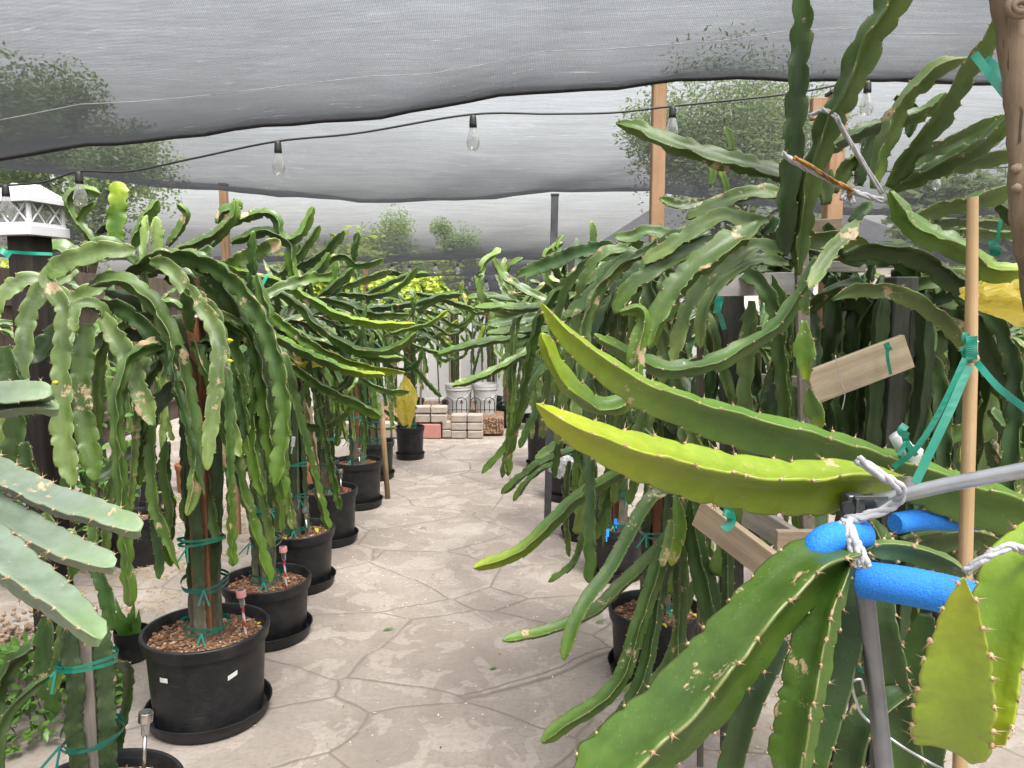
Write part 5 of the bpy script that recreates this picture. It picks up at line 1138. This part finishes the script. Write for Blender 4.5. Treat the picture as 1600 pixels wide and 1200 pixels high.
def cord(name, label, lines, r, mat='cloth', cat='cloth tie', grp='white cloth ties on the right'):
    p0 = P(*lines[0][0]); b = MB()
    for ln in lines:
        q = [Vector(v) for v in catmull([tuple(P(*p)) for p in ln], 8)]; n = len(q)
        if mat in ('cloth', 'strap'):
            for st in range(3):
                Q = []
                for i, v in enumerate(q):
                    tt = (q[min(i + 1, n - 1)] - q[max(i - 1, 0)]).normalized(); u = tt.cross(Vector((.3, .9, .2))).normalized(); w_ = tt.cross(u); a = st * 2.094 + i * .32 + .5 * math.sin(i * .7)
                    Q.append(v - p0 + (u * math.cos(a) + w_ * math.sin(a)) * r * (.55 + .12 * math.sin(i * 1.3 + st)))
                b.tube(Q, [r * (.62 + .08 * math.sin(i * 1.9 + st)) for i in range(n)], 7)
        else: b.tube([v - p0 for v in q], r, 8)
    o = b.build(name, M[mat], None, True, p0); tag(o, label, cat, grp); return o
cord('cloth_tie', 'white cloth tie knotted at the metal bracket with two frayed ends', [[(1340, 717, .98), (1380, 745, .97), (1408, 765, .98), (1395, 790, 1.0), (1350, 808, 1.0), (1322, 812, 1.0)],
     [(1322, 812, .99), (1325, 840, .975), (1335, 865, .965), (1342, 886, .96)], [(1324, 812, .99), (1334, 842, .97), (1346, 866, .96), (1356, 886, .955)], [(1318, 818, .99), (1290, 842, 1.0), (1266, 857, 1.01)]], .0062)
cord('cloth_tie', 'white cloth tie round the pale stem at the right edge', [[(1508, 893, .8), (1540, 872, .79), (1575, 854, .79), (1600, 860, .8), (1620, 880, .82)]], .0045)
cord('cloth_tie', 'grey cloth strip running from the upright stem down to the crown, right strand', [[(1306, 182, 1.7), (1330, 225, 1.72), (1378, 302, 1.75)], [(1264, 182, 1.75), (1285, 172, 1.74), (1306, 182, 1.7)]], .005)
cord('cloth_tie', 'patterned cloth strap round the tall dark upright stem, knotted at its right', [[(1222, 240, 1.72), (1250, 258, 1.7), (1290, 278, 1.7), (1326, 296, 1.7), (1345, 304, 1.7), (1378, 313, 1.72)], [(1326, 296, 1.695), (1332, 318, 1.69)], [(1322, 294, 1.695), (1316, 312, 1.69)]], .006)
cord('strap', 'short black and orange printed strap lying along the cloth tie on the tall dark stem', [[(1240, 246, 1.69), (1262, 257, 1.688), (1285, 272, 1.688), (1305, 284, 1.688), (1330, 296, 1.685), (1328, 308, 1.685)]], .0045, 'strap', 'strap', None)
cord('wire', 'bent pale wire loop beside the metal leg', [[(1330, 1065, 1.1), (1336, 1090, 1.1), (1350, 1120, 1.1), (1400, 1160, 1.08), (1450, 1190, 1.05), (1500, 1215, 1.05)], [(1330, 1065, 1.1), (1345, 1062, 1.1), (1350, 1080, 1.1)]], .0022, 'steel', 'wire', None)
cord('wire', 'thin wire hanging over the tilted pallet board', [[(1305, 555, 1.69), (1312, 590, 1.69), (1320, 615, 1.69), (1316, 640, 1.69)]], .0013, 'steel', 'wire', None)
t = thing('pipe_fitting', P(1420, 745, 1.2), 'white plastic pipe fitting standing behind the silver bar', 'pipe fitting')
b = MB(); p = Vector((0, 0, 0))
b.lathe([(.010, -.03), (.010, .018), (.013, .02), (.013, .024), (.017, .034), (.019, .045), (.012, .05), (.001, .05)], 20); b.build('body', M['white'], t, True)
b = MB(); b.tube([(0, 0, .03), (-.012, 0, .05), (-.025, 0, .068)], [.015, .013, .011], 14); b.build('elbow', M['white'], t, True)

# tree trunk at the right edge
t = thing('tree', (.9, 1.2, 0), 'smooth brown tree trunk with a knot crossing the upper right corner', 'tree')
q = [P(*p) for p in [(1560, -60, 1.25), (1576, 20, 1.25), (1588, 120, 1.24), (1596, 220, 1.24), (1600, 300, 1.24), (1615, 380, 1.25), (1640, 500, 1.3)]]; q.append(Vector((1.15, 1.35, .6))); q.append(Vector((1.2, 1.4, 0)))
d = [Vector(v) for v in catmull([tuple(v) for v in q], 8)]
b = MB(); rr = [float(np.interp(i / (len(d) - 1), [0, .3, .45, .6, 1], [.024, .020, .020, .028, .042])) * (1 + .05 * math.sin(i * 1.1) + .03 * math.sin(i * 2.7)) for i in range(len(d))]; b.tube([v - t.location for v in d], rr, 16); b.build('trunk', M['trunk'], t, True)
kp = P(1592, 12, 1.21) - t.location
b = MB()
for j, (r_, a_) in enumerate(((.017, .006), (.011, .005))):
    b.tube([kp + Vector((r_ * math.cos(a), -.004 * j, r_ * .7 * math.sin(a))) for a in np.linspace(0, 6.283, 20)], a_, 6, caps=False)
b.build('knot', M['trunk'], t, True)
b = MB(); 
for s_ in ((1596, 262), (1598, 292)): b.tube([P(*s_, 1.24) - t.location, P(s_[0] - 14, s_[1] + 3, 1.22) - t.location], [.012, .005], 8)
b.build('stub', M['trunk'], t, True)
tree_top = MB(); V = []; F = []
rr_ = random.Random(8)
for i in range(260):
    c = Vector((.95 + rr_.gauss(0, .25), 1.2 + rr_.gauss(0, .25), 2.35 + rr_.random() * .12)); u = Vector((rr_.gauss(0, 1), rr_.gauss(0, 1), rr_.gauss(0, .4))).normalized() * .035; w_ = u.orthogonal().normalized() * .014
    k = len(V); V += [c - u, c + w_, c + u, c - w_]; F.append((k, k + 1, k + 2, k + 3))
link_mesh('crown', V, F, M['leaf'], t, False, Vector(-t.location))

# ------------------------------------------------------------------ post with lattice cap light
pc = P(46, 368, 3.06); KP = 1.08; pc.z /= KP; t = thing('garden_post', (pc.x, 3.06, 0), 'dark brown square post with a white lattice cap at the left edge', 'post')
wq = .104
b = MB(); b.box((0, 0, pc.z / 2), (wq, wq, pc.z)); b.build('post_shaft', M['brownpost'], t)
cap = MB(); Wc = .088
cap.box((0, 0, pc.z + .012), (.184, .184, .036)); cap.box((0, 0, pc.z + .034), (.168, .168, .012))
for sx in (-1, 1):
    for sy in (-1, 1): cap.box((sx * .076, sy * .076, pc.z + .075), (.012, .012, .075))
for ang in range(4):
    m3 = Matrix.Rotation(ang * PI / 2, 3, 'Z')
    z0, z1 = pc.z + .04, pc.z + .112
    L_ = [(-.07, -.035), (-.035, 0), (0, .035), (.035, .07)]
    def bb(xa, za, xb, zb): cap.bar(m3 @ Vector((xa, -.078, za)), m3 @ Vector((xb, -.078, zb)), .0045, .006, m3 @ Vector((0, 0, 1)))
    bb(-.07, z0, -.01, z1); bb(-.07, z1, -.01, z0); bb(.01, z0, .07, z1); bb(.01, z1, .07, z0); bb(0, z0, 0, z1)
zt = pc.z + .113
cap.box((0, 0, zt + .006), (.20, .20, .018))
r0, r1 = .098, .03
cap.add([(-r0, -r0, zt + .015), (r0, -r0, zt + .015), (r0, r0, zt + .015), (-r0, r0, zt + .015), (-r1, -r1, zt + .070), (r1, -r1, zt + .042), (r1, r1, zt + .070), (-r1, r1, zt + .070)], [(0, 1, 5, 4), (1, 2, 6, 5), (2, 3, 7, 6), (3, 0, 4, 7), (4, 5, 6, 7)])
co = cap.build('lattice_cap', M['white'], t)
b = MB(); b.box((0, 0, pc.z + .075), (.142, .142, .07)); b.build('lamp_pane', M['glass'], co)
t.rotation_euler = (0, 0, R(-12)); t.scale = (KP, KP, KP)

# ------------------------------------------------------------------ solar stake lights
def solar(px, ptop, pbot, Y, style, label):
    top, bot = P(px[0], ptop, Y), P(px[1], pbot, Y); H = (top - bot).length; k = H / .30 if H < .3 else 1
    t = thing('solar_light', bot, label, 'solar light', 'solar stake lights in the pots')
    zx = (top - bot).normalized(); t.rotation_euler = Vector((0, 0, 1)).rotation_difference(zx).to_euler()
    r = {0: .018, 1: .019}[style] * (1.0 if Y < 3 else .95); cm = M['chrome'] if style == 0 else M['pink']
    b = MB(); b.lathe([(.001, H), (r * .9, H), (r, H - .003), (r, H - .026), (r * .55, H - .027), (.001, H - .027)], 24); smooth_by_angle(b.build('cap', cm, t))
    b = MB(); b.box((0, 0, H + .001), (r * 1.1, r * 1.1, .002)); b.build('solar_cell', M['dksteel'], t)
    b = MB(); b.lathe([(r * .62, H - .027), (r * .55, H - .062), (r * .35, H - .068), (.001, H - .068)], 20); b.build('lens', M['glass'], t, True)
    if style == 0:
        b = MB(); b.tube([(0, 0, -.03), (0, 0, H - .066)], .0048, 12); b.build('stake', M['chrome'], t, True)
    else:
        b = MB(); n = 12; hs_ = H - .066 + .02
        for i in range(n * 2):
            z0 = -.02 + hs_ * i / (n * 2); z1 = -.02 + hs_ * (i + 1) / (n * 2)
            for k_ in range(12):
                a0, a1 = k_ * PI / 6, (k_ + 1) * PI / 6
                stripe = 1 if ((a0 / (2 * PI) + (i / (n * 2)) * 2.2) % 1) < .5 else 0
                b.add([(.0052 * math.cos(a0), .0052 * math.sin(a0), z0), (.0052 * math.cos(a1), .0052 * math.sin(a1), z0), (.0052 * math.cos(a1), .0052 * math.sin(a1), z1), (.0052 * math.cos(a0), .0052 * math.sin(a0), z1)], [(0, 1, 2, 3)], stripe)
        b.build('stake', [M['red'], M['white']], t, True)
solar((228, 224), 1112, 1215, 1.90, 0, 'silver solar light in the pot at the bottom left corner')
solar((376, 384), 922, 990, 2.84, 1, 'faded red solar light in the pot with white stickers')
solar((442, 447), 854, 912, 3.50, 1, 'faded red solar light in the second full left pot')
solar((476, 481), 793, 838, 4.15, 0, 'silver solar light in the third full left pot')
solar((532, 533), 733, 772, 4.98, 0, 'silver solar light in the fourth left pot')
solar((561, 562), 700, 730, 5.8, 0, 'small silver solar light in the fifth left pot')

# ------------------------------------------------------------------ small things
def blob(name, p, s, mat, label, cat, grp=None, seed=1, parent=None, n=2):
    bm = bmesh.new(); bmesh.ops.create_icosphere(bm, subdivisions=n + 1, radius=1); rg = random.Random(seed)
    ph = [rg.uniform(0, 6) for _ in range(6)]
    for v in bm.verts:
        c = v.co; k = 1 + .16 * math.sin(c.x * 4 + ph[0]) * math.sin(c.y * 3 + ph[1]) + .10 * math.sin(c.z * 7 + ph[2] + c.x * 5) + .05 * math.sin(c.y * 13 + ph[3])
        v.co = Vector((c.x * s[0], c.y * s[1], c.z * s[2])) * k
    me = bpy.data.meshes.new(name); bm.to_mesh(me); bm.free(); me.materials.append(M[mat]); me.polygons.foreach_set('use_smooth', [True] * len(me.polygons))
    o = bpy.data.objects.new(name, me); C.objects.link(o); o.location = p
    if parent: o.parent = parent; o.location = Vector(p) - parent.location
    elif label: tag(o, label, cat, grp)
    return o
def bud(plant, x, y, Y):
    p = P(x, y, Y); o = blob('flower_bud', p, (.011, .010, .0075), 'yellow', None, None, seed=int(x), parent=plant, n=1)
bud(L1, 359, 532, 2.55); bud(L1, 359, 564, 2.55); bud(L1, 87, 598, 2.55)

def bag(x0, y0, x1, y1, Y, mat, label, seed):
    p = P((x0 + x1) / 2, (y0 + y1) / 2, Y); sx = (x1 - x0) / FPX * Y / 2; sz = (y1 - y0) / FPX * Y / 2
    bm = bmesh.new(); bmesh.ops.create_icosphere(bm, subdivisions=4, radius=1); rg = random.Random(seed); ph = [rg.uniform(0, 6) for _ in range(8)]
    for v in bm.verts:
        c = v.co.copy(); a = math.atan2(c.y, c.x)
        k = 1 + .12 * math.sin(a * 3 + ph[0] + c.z * 2) + .13 * abs(math.sin(a * 4 + c.z * 5 + ph[1])) + .07 * abs(math.sin(c.z * 17 + a * 8 + ph[2])) + .03 * abs(math.sin(a * 13 + ph[3] - c.z * 9))
        f = 1 - .45 * max(0, c.z) ** 2 + .1 * min(0, c.z)
        j_ = rg.uniform(.93, 1.07)
        v.co = Vector((c.x * sx * k * f * j_ + .12 * sx * math.sin(c.z * 4 + ph[4]), c.y * sx * .6 * k * f * j_, c.z * sz * (1 + .14 * math.sin(a * 3 + ph[5])) + .06 * sz * math.sin(c.x * 9 + ph[6])))
    me = bpy.data.meshes.new('plastic_bag'); bm.to_mesh(me); bm.free(); me.materials.append(M[mat]); me.polygons.foreach_set('use_smooth', [False] * len(me.polygons))
    o = bpy.data.objects.new('plastic_bag', me); C.objects.link(o); o.location = p; tag(o, label, 'plastic bag', 'plastic bags on the plants'); return o
bag(1530, 418, 1690, 505, 1.58, 'yellowbag', 'crumpled yellow plastic bag at the right edge behind the cane', 5)
bag(621, 590, 650, 664, 7.3, 'yellowbag', 'yellow mesh bag hanging beside the farthest left pot', 6)
bag(700, 456, 730, 476, 9.2, 'yellowbag', 'small yellow bag hung among the far stems', 7)
bag(858, 706, 893, 746, 3.7, 'clearbag', 'clear plastic bag caught in the right hanging stems', 8)
bag(592, 604, 614, 628, 6.4, 'clearbag', 'small clear bag over a bud in the left row', 9)
bag(452, 556, 500, 576, 3.4, 'yellowbag', 'folded yellow bag behind the lime stems of the left row', 10)

def tagobj(x, y, Y, w_, h_, mat, label, cat='plant tag'):
    p = P(x, y, Y); b = MB(); b.box((0, 0, 0), (w_, .002, h_)); b.box((0, 0, -h_ * .8), (w_ * .3, .0018, h_ * .8)); o = b.build('plant_tag', M[mat]); o.location = p; o.rotation_euler = (R(-20), R(12), R(20)); tag(o, label, cat, 'small coloured tags in the pots'); return o
tagobj(948, 832, 4.15, .030, .042, 'bluetag', 'blue plastic tag standing in the right pot, front one')
tagobj(963, 815, 4.3, .028, .034, 'bluetag', 'blue plastic tag in the right pot, behind the front one')
tagobj(491, 771, 5.1, .040, .036, 'bluetag', 'blue scrap on the mulch of the fourth left pot')
tagobj(540, 765, 5.12, .035, .03, 'red', 'red scrap on the mulch of the fourth left pot')
tagobj(1020, 816, 3.3, .03, .05, 'sticker', 'white tag among the nearest right pot stems')
tagobj(458, 690, 3.65, .018, .05, 'sticker', 'pale tag tied to the grey stake of the second left pot')

# leaning cane, orange pots, dark spare pots, litter
b = MB(); A = P(595, 632, 6.1); B = P(606, 783, 6.12); b.tube([(0, 0, 0), A - B], .022, 10); o = b.build('bamboo_cane', M['bamboo'], None, True, Vector((B.x, B.y, 0))); o.location = (B.x, B.y, 0); tag(o, 'thick tan pole standing on the paving beside the fifth left pot', 'cane')
def plainpot(x, Y, r, h, mat, label, grp='spare pots standing behind the rows'):
    t = thing('plant_pot', (x, Y, 0), label, 'plant pot', grp); smooth_by_angle(pot_mesh(r, h).build('pot', M[mat], t), 35)
    b = MB(); b.lathe([(.001, h - .04), (r * .88, h - .045)], 24); b.build('soil', M['soil'], t)
def plainpot_px(x, y, Y, r, h, mat, label): plainpot(gx(x, Y), Y, r, h, mat, label)
plainpot(-2.72, 7.4 * .86, .12, .24, 'terracotta', 'orange pot seen between the left stems')
plainpot(-1.72, 6.4, .12, .25, 'terracotta', 'second orange pot behind the fourth left pot')
plainpot(-2.5, 5.1, .11, .22, 'pot', 'small black pot on the paving left of the weeping cactus')
plainpot(-2.3, 4.6, .17, .3, 'pot', 'black pot in the shade behind the weeping cactus')
plainpot(-2.62, 5.0, .14, .34, 'dksteel', 'grey blue pot in the shade at left')
plainpot(1.35, 2.55, .17, .28, 'pot', 'wide black pot behind the bamboo cane')
plainpot(1.95, 3.3, .18, .3, 'pot', 'black pot at the right edge behind the cane')
# spiky little plant in the small pot
t = thing('snake_plant', (gx(180, 3.3), 3.3, 0), 'small dark leafy plant in a black pot at the left', 'potted plant')
smooth_by_angle(pot_mesh(.075, .14).build('pot', M['pot'], t), 35)
V = []; F = []; rg = random.Random(3)
for i in range(12):
    a = rg.uniform(0, 6.28); L = rg.uniform(.1, .2); u = Vector((math.cos(a) * .35, math.sin(a) * .35, 1)).normalized(); s_ = u.orthogonal().normalized() * .014; p = Vector((rg.gauss(0, .02), rg.gauss(0, .02), .1)); k = len(V)
    V += [p - s_, p + s_, p + u * L * .5 + s_ * 1.2, p + u * L * .5 - s_ * 1.2, p + u * L]; F += [(k, k + 1, k + 2, k + 3), (k + 3, k + 2, k + 4)]
link_mesh('leaves', V, F, M['leaf'], t, False)

def leaf_shape(b, p, u, nrm, L, W):
    u = u.normalized(); s_ = u.cross(nrm).normalized(); n_ = nrm.normalized(); V = []; st = [(0, .05), (.25, .8), (.55, 1), (.85, .6), (1, .05)]
    for f, ww in st: c = p + u * L * f + n_ * L * .12 * math.sin(f * 3.1); V += [c - s_ * W * ww - n_ * 0, c + n_ * W * -.2, c + s_ * W * ww]
    F = []
    for i in range(4): a = i * 3; F += [(a, a + 1, a + 4, a + 3), (a + 1, a + 2, a + 5, a + 4)]
    b.add(V, F)
# leafy shrub on the ground at lower left
t = thing('leafy_shrub', (-1.90, 2.85, 0), 'low shrub with rounded glossy leaves at the lower left edge', 'shrub')
b = MB(); rg = random.Random(12)
for i in range(1000):
    a = rg.uniform(0, 6.28); q = math.sqrt(rg.random()); p = Vector((.34 * q * math.cos(a), .34 * q * math.sin(a), .02 + .26 * (1 - q * q) * rg.uniform(.4, 1)))
    u = Vector((math.cos(a) + rg.gauss(0, .6), math.sin(a) + rg.gauss(0, .6), rg.gauss(.25, .4))); leaf_shape(b, p, u, Vector((rg.gauss(0, .4), rg.gauss(0, .4), 1)), rg.uniform(.035, .058), rg.uniform(.010, .016))
b.build('leaves', M['leaf'], t, True)
b = MB()
for i in range(18):
    a = rg.uniform(0, 6.28); b.tube([(0, 0, 0), (.12 * math.cos(a), .12 * math.sin(a), .12), (.27 * math.cos(a), .27 * math.sin(a), .13 * rg.random() + .04)], .004, 5)
b.build('stems', M['bark'], t, True)
t = thing('leafy_shrub', (-2.55, 4.1, 0), 'taller dark green leafy shrub seen between the hanging left stems', 'shrub')
b = MB()
for i in range(900):
    p = Vector((rg.gauss(0, .22), rg.gauss(0, .2), .35 + abs(rg.gauss(.3, .28)))); leaf_shape(b, p, Vector((rg.gauss(0, 1), rg.gauss(0, 1), rg.gauss(0, .6))), Vector((rg.gauss(0, .5), rg.gauss(0, .5), 1)), rg.uniform(.04, .07), rg.uniform(.012, .018))
b.build('leaves', M['leaf'], t, True)
b = MB()
for i in range(10):
    a = rg.uniform(0, 6.28); b.tube([(0, 0, 0), (.1 * math.cos(a), .1 * math.sin(a), .4), (.22 * math.cos(a), .22 * math.sin(a), .85)], .008, 5)
b.build('stems', M['bark'], t, True)
# rubble heap
b = MB(); 
for i in range(260):
    p = Vector((rg.gauss(0, .16), rg.gauss(0, .14), rg.uniform(.0, .05))); s_ = rg.uniform(.012, .038)
    rot = Matrix.Rotation(rg.uniform(0, 6), 3, Vector((rg.gauss(0, 1), rg.gauss(0, 1), 1)).normalized()); b.box(p, (s_, s_ * .8, s_ * .7), rot, bev=s_ * .2)
o = b.build('rubble', M['rubble'], None, False, (-2.35, 3.45, .0)); tag(o, 'heap of small brown stones at the left edge', 'stones', kind='stuff')
# straw patches
b = MB()
for (cx, cy, sx, sy, n) in [(-2.45, 5.8, .3, .25, 500), (-2.05, 4.6, .2, .22, 330), (-1.9, 5.3, .2, .3, 260), (-2.6, 6.1, .3, .3, 160), (-1.95, 3.9, .12, .1, 90)]:
    for i in range(n):
        p = Vector((cx + rg.gauss(0, sx), cy + rg.gauss(0, sy), rg.uniform(.003, .012))); a = rg.uniform(0, 6.28); L = rg.uniform(.012, .045); b.bar(p, p + Vector((L * math.cos(a), L * math.sin(a), rg.uniform(0, .01))), .004, .002)
o = b.build('dry_straw', M['straw']); tag(o, 'scattered dry straw and husks on the paving at left', 'straw', kind='stuff')
# tiny litter on the path
b = MB()
for i in range(1500):
    x, y = rg.uniform(-1.1, 1.0), rg.uniform(2.0, 9.5)
    if rg.random() < .35: x, y = rg.gauss(-.75, .25), rg.uniform(3.8, 8.5)
    s_ = rg.uniform(.003, .0085); a = rg.uniform(0, 6.28); u = Vector((math.cos(a), math.sin(a), rg.uniform(-.1, .3))) * s_; w_ = Vector((-math.sin(a), math.cos(a), .1)) * s_ * .5; p = Vector((x, y, .003 + s_ * .3))
    mi = 0 if rg.random() < .6 else 1 if rg.random() < .6 else 2
    b.add([p - u, p + w_, p + u, p - w_, p + Vector((0, 0, -.002))], [(0, 1, 2, 3), (0, 3, 4), (3, 2, 4), (2, 1, 4), (1, 0, 4)], mi)
o = b.build('path_litter', [M['petal'], M['leafdry'], M['soil']]); tag(o, 'tiny pale petals and specks strewn over the path', 'litter', kind='stuff')
for (x, y, col, lab) in [(661, 827, 'freshleaf', 'small green leaf lying alone in the middle of the path'), (606, 987, 'freshleaf', 'green leaf on the paving right of the sticker pot'), (775, 1047, 'freshleaf', 'tiny crumpled green leaf near the bottom of the path'), (938, 975, 'freshleaf', 'yellowing leaf left of the nearest right pot'), (998, 1135, 'yellow', 'yellow petal under the big right branch'), (182, 983, 'yellow', 'yellow petal beside the near left stems'), (216, 960, 'freshleaf', 'green leaf scraps on the paving at left')]:
    Y = 1.6 / math.tan(math.atan((y - 600) / 1200) + PITCH); p = P(x, y, Y); b = MB(); a = (x * 7) % 6; leaf_shape(b, Vector((0, 0, 0)), Vector((1, .35, .05)), Vector((0, 0, 1)), .055 if 'tiny' not in lab else .03, .009)
    o = b.build('fallen_leaf', M[col], None, True, (p.x - .025, p.y, .006)); tag(o, lab, 'leaf', 'leaves and petals on the paving')
# trimmings lying on the soil of two pots
for pl, n_, sd_ in ((L0, 9, 1), (L1, 7, 2), (L3, 4, 4), (R1, 6, 5)):
    rg2 = random.Random(sd_)
    for i in range(n_):
        a = rg2.uniform(-2.6, .9); q = rg2.uniform(.10, .17); p0 = pl.location + Vector((q * math.cos(a), q * math.sin(a), .296)); dr = Vector((rg2.gauss(0, 1), rg2.gauss(0, 1), .12)).normalized()
        bq = MB(); leaf_shape(bq, Vector((0, 0, 0)), dr, Vector((0, 0, 1)), rg2.uniform(.04, .09), rg2.uniform(.006, .012)); o = bq.build('clipping', M['freshleaf' if i % 3 else 'yellow'], pl, True, p0 - pl.location)
